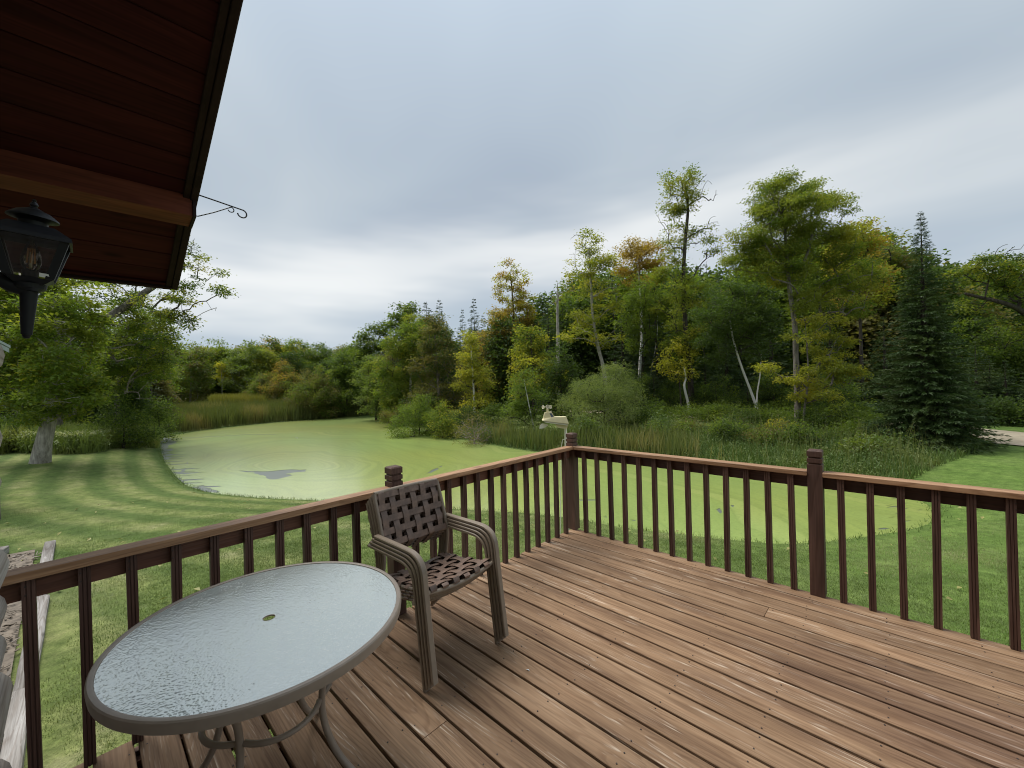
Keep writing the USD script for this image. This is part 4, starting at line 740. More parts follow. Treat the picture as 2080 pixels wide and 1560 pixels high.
def tree(name, label, cat, depth, trunk, blobs, mat, bk, seed, L=0.13, W=0.075, sig=0.26, n=42, dens=2.6, tr=0.16, bare=(), group=None, base=None, deep=0.9, up=1.4, flat=0.55, droop=0.3, tip=0.010, extra=(), lean=0.0):
    """trunk: pixel points from the ground up; blobs: (px, py, rx, ry[, density]) pixel ellipses that become ellipsoids at that depth, each shifted a little in depth"""
    rng = np.random.default_rng(seed); k = depth / FPX; dens = dens * 1.9; n = int(n * 1.85); L *= .90; W *= .86; sig *= .84
    b = spot(trunk[0][0], depth, -1.0); b[2] = gz(b[0], b[1]) - 0.12
    pts = [b]
    for i, (x, y) in enumerate(trunk[1:]): pts.append(at(x, y, depth=depth + rng.normal(0, .12) + lean * (i + 1)))
    pts = np.array(pts); rad = np.linspace(1, .22, len(pts)) ** .8 * tr; rad[0] *= 1.14
    def clusters(bl):
        out = []
        for q in bl:
            x, y, rx, ry = q[:4]; dd = q[4] if len(q) > 4 else 1.0; off = rng.normal(0, .35) * rx * k if len(q) < 6 else q[5]
            c = at(x, y, depth=depth + off); r = np.array([rx * k, rx * k, ry * k]); rr = np.array([rx * k * deep] * 2 + [ry * k])
            m = max(5, int(dens * dd * (rx * k) * (ry * k) * 3.14)); out.append(in_blob(rng, c, rr, m))
        return np.vstack(out) if out else np.zeros((0, 3))
    C = clusters(blobs); B = clusters(bare)
    C[:, 2] = np.maximum(C[:, 2], b[2] + .35)
    t = thing(name, label, cat, b, group=group)
    st_, br_ = limbs(rng, pts, rad, np.vstack([C, B]) if len(B) else C, tip=tip); st_.apply_translation(-b); br_.apply_translation(-b)
    part(t, 'trunk', st_, bk, smooth=True); tag(part(t, 'branches', br_, BARKD if bk is BIRCH else bk, smooth=True), kind='stuff')
    for i, mt in enumerate(mat if isinstance(mat, (list, tuple)) else [mat]):
        sel = C if not isinstance(mat, (list, tuple)) else C[rng.permutation(len(C))[i::len(mat)]]
        V, F = leaf_cloud(rng, sel, n, sig, L, W, up, droop, flat); part(t, 'crown', tm(V - b, F), mt)
    return t
def spruce_mesh(rng, H, R, whorls, per, twigs, low=0.06, tw=0.05, droop=0.35, power=0.9, tl=1.0):
    """needle sprays on drooping branches round a straight stem; returns (stem, needles)"""
    Ps, Ns, Ds, Ls = [], [], [], []; wood = [tube([(0, 0, -.15), (.02, .0, H * .4), (0, .02, H * .8), (0, 0, H)], [R * .075 + .03, R * .055 + .02, .025, .006], 8)]
    for w in range(whorls):
        h = low + (1 - low) * (w + rng.uniform(-.3, .3)) / whorls; h = min(max(h, .02), .995)
        l0 = R * (1 - h) ** power * (0.75 + .25 * min(1, (h + .05) / .12)) + .05
        for j in range(max(4, int(per * (1.15 - .6 * h)))):
            a = rng.uniform(0, 2 * np.pi); l = l0 * rng.uniform(.68, 1.12); d = np.array([math.cos(a), math.sin(a), 0]); sd = np.array([-d[1], d[0], 0]); z = h * H + rng.normal(0, .05)
            dr = droop * (1.25 - h) - .35 * max(0, h - .6); m = max(11, int(twigs * l / R) + 6); s = rng.uniform(.12, 1, m) ** .8
            c = np.outer(s * l, d) + np.c_[np.zeros((m, 2)), z - dr * l * s + .45 * dr * l * s ** 2.4]
            side = rng.choice([-1, 1], m); spread = (1.05 - s * .75) * l * .32 * rng.uniform(.25, 1.0, m)
            D = unit(d[None] * rng.uniform(.55, 1.1, m)[:, None] + sd[None] * (side * rng.uniform(.3, 1.0, m))[:, None] - np.array([0, 0, 1]) * rng.uniform(.02, .35, m)[:, None])
            Ps.append(c + sd[None] * (side * spread * .25)[:, None]); Ds.append(D); Ls.append((spread + .10) * tl); Ns.append(unit(np.array([0, 0, 1.0]) + rng.normal(size=(m, 3)) * .38))
            if w % 2 == 0 and l > .5 and j % 2 == 0: wood.append(tube([(0, 0, z), tuple(d * l * .5 + np.array([0, 0, z - dr * l * .4])), tuple(d * l * .92 + np.array([0, 0, z - dr * l * .55]))], [.012 + .008 * l, .009, .004], 4, False))
    P, N, D, Lw = np.vstack(Ps), np.vstack(Ns), np.vstack(Ds), np.concatenate(Ls)
    V, F = leaf_quads(P, N, D, Lw, np.clip(Lw * .22, tw * .5, tw * 1.3), .05); return cat_(wood), tm(V, F)
def blades(rng, P, h, w, lean=0.35, bend=0.5):
    m = len(P); a = rng.uniform(0, 2 * np.pi, m); ln = np.abs(rng.normal(0, lean, m)); d = np.c_[np.cos(a) * ln, np.sin(a) * ln, np.ones(m)]; d = unit(d); b = rng.uniform(0, 2 * np.pi, m); s = np.c_[np.cos(b), np.sin(b), np.zeros(m)]
    h = np.broadcast_to(h, (m,))[:, None]; w = np.broadcast_to(w, (m,))[:, None]; tipd = unit(d + np.c_[np.cos(a), np.sin(a), -.3 * np.ones(m)] * bend * rng.uniform(0, 1, (m, 1)))
    M1 = P + d * h * .6; T = M1 + tipd * h * .4
    V = np.stack([P - s * w * .5, P + s * w * .5, M1 + s * w * .38, M1 - s * w * .38, T], 1).reshape(-1, 3); i = np.arange(m) * 5
    return tm(V, np.vstack([np.c_[i, i + 1, i + 2], np.c_[i, i + 2, i + 3], np.c_[i + 3, i + 2, i + 4]]))
def shrub(name, label, depth, px, py_top, hw, mat, seed, L=.09, W=.05, sig=.2, n=40, dens=4.0, base_z=None, bk=BARKD, squat=1.0, group=None, cat='shrub', bare=(), flat=.8, up=1.1, deep=.9):
    b = spot(px, depth, -1.0); zb = gz(b[0], b[1]); pb = 780 - FPX * (0)  # ground row found from the height
    d = at(px, 780, depth=depth); row = 780 - (zb - d[2]) / (depth / FPX)
    h = row - py_top; jr = np.random.default_rng(seed + 7); jw = lambda: 1 + jr.uniform(-.22, .22)
    bl = [(px, row - h * .38, hw * .85, h * .40), (px - hw * .52 * jw(), row - h * .34 * jw(), hw * .52 * jw(), h * .36 * jw()), (px + hw * .54 * jw(), row - h * .36 * jw(), hw * .5 * jw(), h * .38 * jw()), (px + hw * .25 * (jw() - 1) * 4, row - h * .66, hw * .5 * jw(), h * .30), (px + hw * (jw() - 1) * 2.2, row - h * .84, hw * .3, h * .17, .8)]
    return tree(name, label, cat, depth, [(px, row), (px + 2, row - h * .3), (px - 2, row - h * .62)], bl, mat, bk, seed, L, W, sig, n, dens, tr=.05, group=group, flat=flat, up=up, bare=bare, deep=deep, tip=.006)

# --- the long bank to the right: the big individual trees
tree('tall_tree', 'tallest slender tree with bare twigs at its crown on the far bank', 'tree', 26,
     [(1407, 856), (1404, 800), (1400, 735), (1392, 660), (1388, 580), (1391, 500), (1397, 430), (1392, 372)],
     [(1376, 372, 34, 26, 1.0), (1404, 362, 22, 20, .95), (1366, 415, 24, 26, .95), (1398, 410, 26, 26, .95), (1374, 478, 36, 28, .95), (1420, 480, 32, 24, .95), (1362, 520, 24, 18, .95), (1440, 518, 30, 12, .35), (1370, 570, 46, 30, .95), (1415, 590, 34, 34, .9), (1355, 620, 34, 30, .95), (1400, 650, 48, 36, 1.0), (1385, 700, 34, 26, .8)],
     [L_LIME, L_LIME, L_MID], BARKD, 101, L=.16, W=.085, sig=.28, n=38, dens=3.6, tr=.20, bare=[(1432, 390, 28, 40, .95), (1450, 470, 22, 40, .7), (1455, 515, 30, 14, .7), (1345, 440, 16, 40, .5)])
tree('yellow_sapling', 'yellow leaved sapling round the foot of the tallest tree', 'tree', 25.2, [(1384, 862), (1382, 800), (1378, 755)],
     [(1375, 722, 34, 26), (1386, 752, 30, 24), (1366, 748, 26, 20), (1396, 700, 26, 26, .7)], L_YELG, BARKD, 102, L=.17, W=.10, sig=.26, n=26, dens=3.2, tr=.06)
tree('leaning_birch', 'short crooked white birch stem beside the foot of the tallest tree', 'tree', 25.0, [(1404, 858), (1398, 820), (1390, 785), (1393, 768), (1389, 745)], [(1392, 738, 16, 14)], [L_MID, L_DARK], BIRCH, 103, L=.15, W=.08, n=20, dens=3, tr=.10)
tree('bright_ash', 'large bright green tree with drooping leaves and straight grey trunk behind the long railing', 'tree', 18,
     [(1620, 892), (1620, 830), (1617, 740), (1614, 660), (1604, 590), (1598, 520), (1594, 450), (1600, 400)],
     [(1600, 385, 44, 26, 1.0), (1555, 396, 30, 28, 1.05), (1650, 398, 44, 28, 1.0), (1690, 432, 38, 28, 1.0), (1625, 430, 50, 30, 1.0), (1560, 440, 46, 32, 1.05), (1520, 480, 34, 26, 1.05), (1590, 490, 50, 32, 1.05), (1650, 490, 52, 36, 1.05), (1700, 500, 44, 40, 1.1), (1505, 535, 40, 22, 1.05), (1545, 545, 34, 22, 1.05), (1600, 560, 44, 26, 1.05), (1665, 560, 52, 30, 1.0), (1690, 600, 44, 24, 1.0), (1745, 560, 40, 40, 1.0), (1725, 620, 44, 26, 1.05), (1630, 610, 30, 20, 1.05), (1540, 500, 40, 26, 1.05), (1610, 460, 40, 40, 1.1), (1650, 620, 40, 26, .8), (1575, 430, 40, 30, 1.0), (1620, 520, 44, 30, 1.0), (1560, 520, 40, 26, .9)],
     [L_LIME, L_MID, L_LIME], BARK, 104, L=.13, W=.05, sig=.22, n=66, dens=6.6, tr=.14, droop=.8, up=1.2)
tree('ash_lower_boughs', 'lower yellow green boughs spreading from a thin second stem beside the grey trunk', 'tree', 17.4,
     [(1632, 894), (1634, 830), (1642, 770), (1640, 720), (1636, 660)],
     [(1662, 655, 44, 18, .8), (1640, 690, 40, 18, .6), (1680, 700, 44, 22, .9), (1700, 735, 36, 22, .9), (1668, 745, 36, 18, .7), (1716, 762, 34, 20, .9), (1655, 795, 46, 24, 1.0), (1640, 775, 34, 16, .8), (1548, 750, 22, 12, .8), (1592, 765, 20, 10, .5), (1690, 790, 26, 14, .6)],
     [L_LIME, L_YELG, L_LIME], BARK, 105, L=.13, W=.05, sig=.18, n=56, dens=7.5, tr=.05, droop=.8, up=1.2)
tree('twin_stem_tree', 'airy light green tree with two stems left of the orange topped birch', 'tree', 27,
     [(1234, 860), (1228, 760), (1214, 700), (1204, 640), (1200, 570), (1196, 505)],
     [(1196, 490, 24, 20, .8), (1210, 520, 30, 22, .8), (1180, 545, 30, 24, .8), (1232, 545, 24, 30, .8), (1165, 575, 26, 14, .6), (1200, 590, 34, 26, .85), (1244, 600, 20, 40, .8), (1190, 640, 34, 24, .9), (1170, 680, 40, 18, .8), (1215, 690, 34, 20, .7), (1252, 680, 22, 16, .6)],
     [L_LIME, L_LIME, L_YELG], BARKP, 106, L=.17, W=.085, sig=.27, n=36, dens=3.8, tr=.14, bare=[(1168, 500, 16, 34, .7), (1160, 545, 16, 20, .5)])
tree('orange_topped_birch', 'birch with orange brown top between the twin stem tree and the tallest tree', 'tree', 31,
     [(1296, 850), (1300, 740), (1304, 680), (1302, 620), (1298, 560), (1300, 505)],
     [(1290, 505, 44, 20, .9), (1318, 520, 40, 26, 1.0), (1275, 535, 36, 24, .8), (1308, 560, 44, 24, .9)], L_ORNG, BIRCH, 107, L=.18, W=.10, sig=.28, n=36, dens=3.8, tr=.12)
tree('olive_birch', 'thin olive green birch in front of the dark spruces under the orange topped birch', 'tree', 29, [(1316, 850), (1322, 760), (1334, 690), (1336, 640)],
     [(1310, 600, 40, 30), (1330, 640, 40, 36), (1290, 640, 34, 40), (1300, 690, 30, 30, .7)], L_MID, BIRCH, 108, L=.16, W=.085, sig=.28, n=42, dens=3.8, tr=.06)
tree('white_birch', 'white birch leaning over with a dark leafy crown left of the bright green tree', 'tree', 22,
     [(1546, 850), (1530, 808), (1508, 750), (1492, 700), (1484, 660), (1478, 610)],
     [(1480, 600, 44, 26, .9), (1520, 610, 46, 34, 1.0), (1560, 620, 34, 40, .8), (1455, 640, 40, 36, 1.1), (1500, 660, 46, 30, 1.0), (1545, 680, 34, 30, .9), (1450, 700, 36, 40, .9)],
     L_DARK, BIRCH, 109, L=.13, W=.08, sig=.25, n=52, dens=4.6, tr=.075)
tree('small_white_birch', 'shorter white stem birch close to the leaning white birch', 'tree', 22.5, [(1536, 846), (1538, 800), (1544, 760), (1546, 720)], [(1548, 705, 26, 26), (1530, 720, 20, 18)], L_DARK, BIRCH, 110, L=.13, W=.07, n=34, dens=3.2, tr=.05)
tree('yellow_shouldered_tree', 'round green tree with yellow orange shoulder behind the bright green tree', 'tree', 24,
     [(1752, 870), (1750, 740), (1746, 620), (1744, 540)],
     [(1740, 480, 34, 30, 1.0), (1765, 515, 30, 40, 1.0), (1720, 520, 40, 40), (1740, 580, 56, 50)], [L_LIME, L_YELG, L_ORNG], BARKD, 111, L=.17, W=.095, sig=.28, n=40, dens=4.2, tr=.12)
tree('grey_green_tree', 'soft grey green tree filling the gap beside the tall pointed spruce', 'tree', 27,
     [(1812, 870), (1808, 720), (1800, 600), (1798, 530)],
     [(1796, 505, 34, 30, .8), (1825, 535, 30, 34, .8), (1780, 570, 46, 44, .9), (1820, 610, 40, 50), (1770, 650, 60, 60), (1830, 700, 40, 70)], [L_GREY, L_MID], BARKD, 112, L=.18, W=.10, sig=.32, n=40, dens=3.4, tr=.13)
tree('oak_bough_tree', 'spreading tree with long dark limb across the sky beyond the pointed spruce', 'tree', 20,
     [(2170, 880), (2150, 760), (2120, 680), (2080, 636), (2040, 616), (1995, 605), (1960, 596)],
     [(1960, 560, 34, 18, .5), (1995, 545, 40, 24, .7), (2040, 545, 44, 30, .8), (2075, 560, 40, 34, .9), (2050, 600, 50, 22, .5), (1980, 620, 40, 16, .45), (2010, 650, 44, 14, .4), (2075, 660, 34, 20, .7), (2120, 560, 50, 50), (2150, 640, 50, 60)],
     [L_MID, L_DARK, L_LIME], BARKD, 113, L=.14, W=.085, sig=.22, n=46, dens=4.8, tr=.18, bare=[(2060, 500, 26, 18, .6), (2040, 600, 60, 24, .5)])
tree('dim_maple', 'dim green maple below the long dark limb, behind the gravel road', 'tree', 23, [(2050, 860), (2040, 760), (2030, 700)],
     [(1985, 690, 50, 40, .9), (2040, 700, 60, 44), (2090, 720, 60, 60), (2000, 750, 60, 50), (2060, 780, 60, 50), (2140, 760, 60, 80)], [L_DARK, L_MID], BARKD, 114, L=.15, W=.10, sig=.3, n=36, dens=3.0, tr=.12)
# --- trees round the far end of the pond
tree('yellow_birch', 'cone shaped yellow green birch standing in the middle of the far shore', 'tree', 27,
     [(964, 862), (962, 790), (958, 730), (956, 690)],
     [(955, 690, 16, 22, 1.1), (957, 720, 27, 26, 1.1), (962, 752, 38, 28), (965, 790, 46, 34), (970, 830, 42, 30)], [L_LIME, L_YELG], BIRCH, 120, L=.16, W=.09, sig=.24, n=34, dens=4.2, tr=.08)
tree('brown_cedar', 'olive brown dying tree next to the yellow green birch', 'tree', 30,
     [(892, 862), (890, 780), (884, 700), (882, 645)],
     [(884, 652, 18, 22), (880, 690, 32, 32), (896, 720, 44, 36), (868, 740, 44, 40), (895, 780, 54, 44), (868, 815, 50, 34), (915, 820, 40, 34)], [L_BROWN, L_BROWN, L_DARK], BARK, 121, L=.18, W=.09, sig=.27, n=34, dens=3.6, tr=.11)
tree('green_birch', 'broad mid green tree with a yellow tinged top left of the brown dying tree', 'tree', 33,
     [(832, 858), (834, 780), (836, 700), (838, 660)],
     [(846, 655, 24, 22), (835, 685, 40, 30), (815, 700, 40, 34), (850, 720, 40, 36), (805, 740, 44, 40), (840, 770, 50, 44), (800, 790, 40, 40), (830, 830, 50, 34)], [L_MID, L_LIME, L_MID], BIRCH, 122, L=.20, W=.11, sig=.30, n=34, dens=3.4, tr=.11)
tree('dark_oak', 'dark oak crown rising behind the broad mid green tree', 'tree', 44,
     [(815, 850), (815, 720), (822, 660), (824, 640)],
     [(818, 632, 24, 14, .9), (838, 630, 18, 14, .9), (806, 655, 26, 18), (835, 660, 34, 22), (790, 675, 30, 22), (762, 690, 34, 26), (740, 700, 26, 22)], [L_MID, L_DARK], BARKD, 123, L=.26, W=.16, sig=.34, n=26, dens=2.8, tr=.18)
tree('willow_clump', 'silvery green willow leaning over the water at the narrow end of the pond', 'tree', 36,
     [(764, 856), (762, 810), (758, 760)],
     [(762, 745, 26, 24), (748, 775, 28, 26), (775, 785, 34, 34), (756, 815, 34, 28), (790, 830, 34, 22)], [L_GREY, L_MID], BARKD, 124, L=.20, W=.09, sig=.28, n=36, dens=3.4, tr=.09)
tree('shore_maple', 'round green maple hanging over dark water at the left end of the far trees', 'tree', 42,
     [(706, 850), (704, 800), (700, 760)],
     [(700, 745, 34, 30), (680, 775, 30, 28), (725, 770, 30, 34), (702, 800, 44, 34), (690, 825, 34, 18)], [L_MID, L_DARK], BARKD, 125, L=.22, W=.13, sig=.32, n=34, dens=2.9, tr=.10)
tree('orange_maple', 'tall sparse orange yellow tree above the far woods', 'tree', 38,
     [(1046, 850), (1046, 720), (1044, 650), (1040, 590), (1036, 550)],
     [(1034, 548, 24, 18, .75), (1052, 570, 26, 18, .6), (1016, 575, 22, 16, .5), (1040, 600, 36, 22, .75), (1066, 610, 20, 22, .7), (1050, 645, 40, 26, 1.0), (1020, 640, 24, 20, .7)], [L_ORNG, L_YELG], BARKD, 126, L=.20, W=.12, sig=.28, n=32, dens=3.8, tr=.11)
tree('rusty_tree', 'rusty orange tree beside the yellow green birch under the tall sparse one', 'tree', 33,
     [(1012, 850), (1012, 760), (1010, 690), (1008, 660)],
     [(1006, 655, 24, 20), (1000, 690, 32, 30), (1030, 685, 28, 30), (1012, 730, 40, 40), (1000, 780, 34, 36)], [L_ORNG, L_BROWN], BARKD, 127, L=.20, W=.11, sig=.28, n=32, dens=3.4, tr=.11)
tree('lime_maple', 'lime and yellow maple behind the weather station', 'tree', 27,
     [(1082, 864), (1084, 790), (1080, 720), (1078, 680)],
     [(1078, 690, 34, 26, .95), (1062, 720, 32, 30), (1104, 715, 30, 32), (1080, 755, 46, 34), (1120, 770, 34, 36, .8), (1060, 780, 30, 34, .8)], [L_LIME, L_MID, L_YELG], BARKD, 128, L=.19, W=.11, sig=.28, n=30, dens=3.6, tr=.10)
tree('young_birch', 'bushy green young birch with thin white stem left of the weather station', 'tree', 21,
     [(1088, 896), (1080, 850), (1070, 800), (1064, 770)],
     [(1066, 770, 24, 24), (1054, 805, 30, 30), (1080, 815, 34, 34), (1050, 842, 34, 26), (1090, 850, 26, 26)], L_MID, BIRCH, 129, L=.13, W=.075, sig=.22, n=38, dens=4.5, tr=.045)
tree('shade_tree', 'dark green bushy tree between the lime maple and the round willow', 'tree', 25, [(1140, 866), (1140, 800), (1136, 740)],
     [(1136, 730, 30, 34), (1150, 780, 36, 40), (1126, 800, 34, 40), (1150, 830, 34, 30)], L_DARK, BARKD, 130, L=.18, W=.10, sig=.28, n=34, dens=3.4, tr=.08)
# dead snag
sn = spot(1133, 31, -1); sn[2] = gz(sn[0], sn[1]) - .1; sg = thing('dead_snag', 'bare white dead trunk sticking up above the woods', 'dead tree', sn)
p0 = [sn - sn] + [at(x, y, depth=31) - sn for x, y in ((1134, 700), (1132, 640), (1133, 600), (1132, 575))]
part(sg, 'trunk', tube(p0, [.17, .13, .10, .07, .02], 9), BARKP, smooth=True)
for (x, y), (x2, y2) in (((1132, 618), (1126, 600)), ((1133, 606), (1138, 592)), ((1132, 600), (1125, 588)), ((1133, 640), (1127, 634))): part(sg, 'branch', tube([at(x, y, depth=31) - sn, at(x2, y2, depth=30.8) - sn], [.05, .012], 6), BARKP)
# --- conifers
def conifer(name, label, px, depth, py_top, hw, whorls, per, twigs, seed, mat=NEED, **kw):
    b = spot(px, depth, -1); b[2] = gz(b[0], b[1]); H = height_at(px, py_top, depth) - b[2]; R = hw * depth / FPX
    t = thing(name, label, 'spruce', b); st, nd = spruce_mesh(np.random.default_rng(seed), H, R, whorls, per, twigs, **kw)
    part(t, 'trunk', st, BARKD, smooth=True); part(t, 'needles', nd, mat); return t
SPR = conifer('tall_spruce', 'tall pointed dark spruce standing by the gravel road at the edge of the lawn', 1882, 13.6, 434, 104, 100, 13, 100, 201, low=.02, tw=.026, power=1.02, droop=.30, tl=.62)
PR1 = conifer('spruce', 'narrow dark spruce spire with a sharp tip above the far woods', 968, 50, 604, 34, 38, 9, 24, 202, NEEDB, tw=.15, power=.7, tl=1.25)
PR2 = conifer('spruce', 'broad dark spruce behind the round willow on the far bank', 1268, 30, 612, 62, 42, 10, 40, 203, tw=.075)
def spr_copy(src, H0, label, px, depth, py_top, wide=1.0):
    b = spot(px, depth, -1); b[2] = gz(b[0], b[1]); s = (height_at(px, py_top, depth) - b[2]) / H0
    return copy(src.GetPath(), 'spruce', label, 'spruce', b, rotz=(px * 37) % 360, scale=(s * wide, s * wide, s))
def hgt(px, depth, py): b = spot(px, depth, -1); return height_at(px, py, depth) - gz(b[0], b[1])
H1, H2 = hgt(968, 50, 604), hgt(1268, 30, 612)
for lab_, px, dp, tp, w_ in [('short dark spruce tip just left of the sharp spire', 944, 50, 626, .8), ('bushy spruce top beside the dark oak crown', 872, 46, 612, 1.5), ('ragged spruce top right of the bushy spruce top', 898, 48, 606, 1.0),
                             ('small spruce tip right of the sharp spire', 986, 52, 638, .8), ('dark spruce behind the white dead trunk', 1118, 35, 602, 1.2), ('dark spruce right behind the sparse orange tree', 1082, 42, 628, 1.0), ('spruce tip beside the bare white dead trunk', 1148, 38, 612, 1.2)]:
    spr_copy(PR1, H1, lab_, px, dp, tp, w_)
for lab_, px, dp, tp, w_ in [('dark spruce left of the tallest tree', 1338, 29, 640, 1.0), ('dark spruce behind the leaning white birch', 1478, 27, 650, 1.05), ('black green spruce filling the gap behind the bright green tree', 1570, 26, 585, 1.0), ('dark spruce behind the lower yellow green boughs', 1690, 25, 600, 1.0),
                             ('low dark spruce between the tallest tree and the leaning birch', 1435, 25.5, 720, 1.2), ('black green spruce close behind the road between the two others', 2012, 19.2, 720, 1.4), ('low spruce beside the road at the picture edge', 2085, 17.4, 770, 1.4), ('dark spruce just behind the tall pointed one', 1800, 22, 640, 1.15), ('dark spruce across the gravel road', 1985, 18.8, 690, 1.25), ('second dark spruce across the gravel road, under the maple', 2045, 18.0, 730, 1.35), ('dark spruce at the picture edge across the gravel road', 2118, 17.6, 690, 1.3), ('dark spruce between the round willow and the yellow sapling', 1330, 26.5, 745, 1.2),
                             ('low spruce behind the yellow bush', 1520, 24, 770, 1.4), ('low spruce under the dark limb tree, nearest the pointed spruce', 1935, 24, 760, 1.4)]:
    spr_copy(PR2, H2, lab_, px, dp, tp, w_)
# --- shrubs of the banks
shrub('willow_shrub', 'large round grey green willow bush behind the corner post', 20.5, 1226, 736, 86, L_GREY, 301, L=.12, W=.042, sig=.22, n=48, dens=6.0)
shrub('dead_shrub', 'brown half dead bush with grey twigs drooping into the pond', 20.5, 962, 838, 46, [L_BROWN], 302, L=.08, W=.05, sig=.18, n=14, dens=6, bk=DEADW, bare=[(970, 880, 40, 16, 5.0), (955, 870, 44, 22, 3.0)])
for i, (lab_, d, px, tp, hw, mt) in enumerate([
    ('low green bush leaning over the water below the brown dying tree', 24.5, 850, 800, 52, L_MID), ('light green bush at the waterline next to the brown half dead bush', 23, 898, 818, 40, [L_MID, L_LIME]), ('low olive bush at the waterline near the narrow end of the pond', 30, 808, 822, 40, [L_BROWN, L_MID]), ('dark bush at the foot of the yellow green birch', 25, 950, 830, 46, L_DARK), ('green bush hiding the foot of the rusty orange tree', 24.5, 1020, 815, 44, [L_MID, L_DARK]),
    ('green bush to the right of the round willow', 20, 1325, 820, 44, [L_MID, L_DARK]), ('reddish tinged bush above the railing below the tallest tree', 18.5, 1395, 862, 38, [L_BROWN, L_MID]), ('leafy bush with pale leaves at the foot of the tallest tree', 22, 1440, 826, 44, L_MID), ('yellow leaved bush before the grey trunk of the bright green tree', 17.2, 1583, 862, 40, [L_YELG, L_BROWN, L_MID]), ('dense green bush between the grey trunk and the pointed spruce', 16.5, 1698, 820, 62, [L_MID, L_DARK]), ('pale green bush low beside the second post', 15, 1720, 862, 44, L_MID),
    ('rough bush over the first sticks of the long railing', 17.5, 1345, 846, 54, [L_MID, WEED]), ('sprawling bush by the water between the yellow bush and the corner', 16.2, 1480, 856, 58, [L_MID, L_DARK]), ('low bush just left of the second post', 14.6, 1640, 868, 50, [L_DARK, L_MID]), ('scrubby bush right behind the corner post', 17.5, 1190, 850, 44, [L_MID, WEED]), ('olive bush low above the railing between the reeds and the second post', 15.2, 1560, 876, 46, [L_BROWN, L_MID]), ('small bush at the lawn edge right of the second post', 13.0, 1765, 898, 44, [L_MID, WEED]), ('bush covering the road left of the grey trunk', 20.5, 1545, 826, 46, [L_DARK, L_MID]), ('bush covering the road right of the grey trunk', 17.6, 1650, 836, 40, [L_MID, L_DARK]), ('bush covering the road beside the small white birch', 21.5, 1480, 828, 40, [L_MID, L_DARK]),
    ('dark undergrowth bush beyond the gravel road, beside the pointed spruce', 17.6, 1992, 800, 40, L_DARK), ('dark undergrowth bush beyond the gravel road, below the long dark limb', 17.0, 2050, 806, 44, L_DARK), ('dark undergrowth bush beyond the gravel road at the edge of the picture', 16.4, 2105, 812, 44, [L_DARK, L_MID]), ('dusky young growth under the orange topped birch', 27, 1290, 752, 60, [L_DARK, L_MID]), ('dusky young growth close behind the trunk of the tallest tree', 27.5, 1385, 770, 56, [L_DARK, L_MID]), ('dusky young growth between the tallest tree and the leaning white birch', 24.5, 1455, 762, 56, [L_MID, L_DARK]), ('dusky young growth behind the small white birch', 24.5, 1570, 758, 60, [L_DARK, L_MID]), ('dusky young growth right of the straight grey trunk', 21, 1690, 752, 60, [L_DARK, L_MID]), ('dark bush in the shade left of the yellow bush', 19.5, 1510, 838, 54, L_DARK), ('low bush at the foot of the pointed spruce', 13.2, 1800, 905, 48, [L_MID, WEED]), ('pale bush right of the pointed spruce by the road', 13.0, 1945, 900, 30, WEED), ('green bush between reeds and the tallest tree', 20, 1270, 838, 40, L_DARK)]):
    shrub('bush', lab_, d, px, tp, hw, mt, 310 + i, L=.11, W=.06, sig=.2, n=38, dens=5.0)
# --- the left side: big maple, leaning tree and what stands behind
tree('lawn_maple', 'maple with a thick pale leaning trunk standing on the mown lawn', 'tree', 15.5,
     [(80, 938), (88, 900), (100, 850), (112, 790), (120, 720), (118, 650), (110, 590)],
     [(150, 800, 60, 34, 1.0), (90, 800, 56, 40, 1.0), (170, 765, 44, 24, .8), (120, 755, 60, 34), (185, 815, 34, 20, .7), (60, 740, 70, 46), (140, 705, 70, 44), (40, 680, 70, 50), (120, 640, 80, 46), (180, 650, 50, 34), (60, 610, 70, 40), (150, 590, 60, 34), (-10, 740, 70, 60), (-20, 640, 80, 70), (40, 560, 80, 34), (110, 846, 44, 16, .9), (20, 830, 44, 24, .8), (112, 806, 44, 30, 1.0, -1.2), (118, 740, 48, 40, 1.0, -1.5), (110, 670, 54, 40, 1.0, -1.5), (110, 600, 54, 40, 1.0, -1.3)],
     [L_MID, L_LIME, L_MID], BARKP, 401, L=.15, W=.10, sig=.22, n=44, dens=4.2, tr=.27)
tree('leaning_tree', 'old tree with a pale diagonal limb reaching out past the roof corner', 'tree', 20,
     [(100, 880), (130, 780), (170, 710), (215, 652), (255, 622), (300, 590), (345, 560), (370, 545)],
     [(395, 530, 34, 14, .7), (420, 560, 34, 13, .75), (450, 590, 24, 10, .8), (400, 590, 34, 12, .6), (365, 500, 24, 16, .4), (380, 620, 24, 14, .5), (330, 620, 50, 26, .8), (290, 560, 50, 24, .8), (350, 650, 40, 20, .7), (300, 680, 60, 34, 1.0), (250, 600, 40, 26, .8), (310, 740, 46, 30, 1.0), (260, 720, 50, 34, .9), (335, 700, 34, 26, .8), (240, 560, 60, 24, .7)],
     [L_MID, L_DARK, L_LIME], BARK, 402, L=.14, W=.085, sig=.2, n=38, dens=5.0, tr=.26, bare=[(385, 495, 26, 14, 1.0), (420, 620, 34, 14, .6), (290, 790, 40, 26, .8)])
tree('drooping_maple', 'maple with drooping light green boughs between the leaning tree and the marsh', 'tree', 22.5, [(236, 872), (238, 800), (246, 720), (262, 660)],
     [(270, 640, 50, 30, 1.0), (310, 668, 44, 30, 1.0), (262, 690, 50, 34), (318, 715, 40, 34), (285, 745, 44, 30), (325, 760, 28, 22, .8), (230, 720, 40, 40), (226, 660, 44, 34), (240, 775, 40, 36, 1.0, -1.1), (246, 720, 40, 36, 1.0, -1.2)], [L_MID, L_LIME, L_MID], BARK, 403, L=.14, W=.09, sig=.22, n=46, dens=4.4, tr=.13)
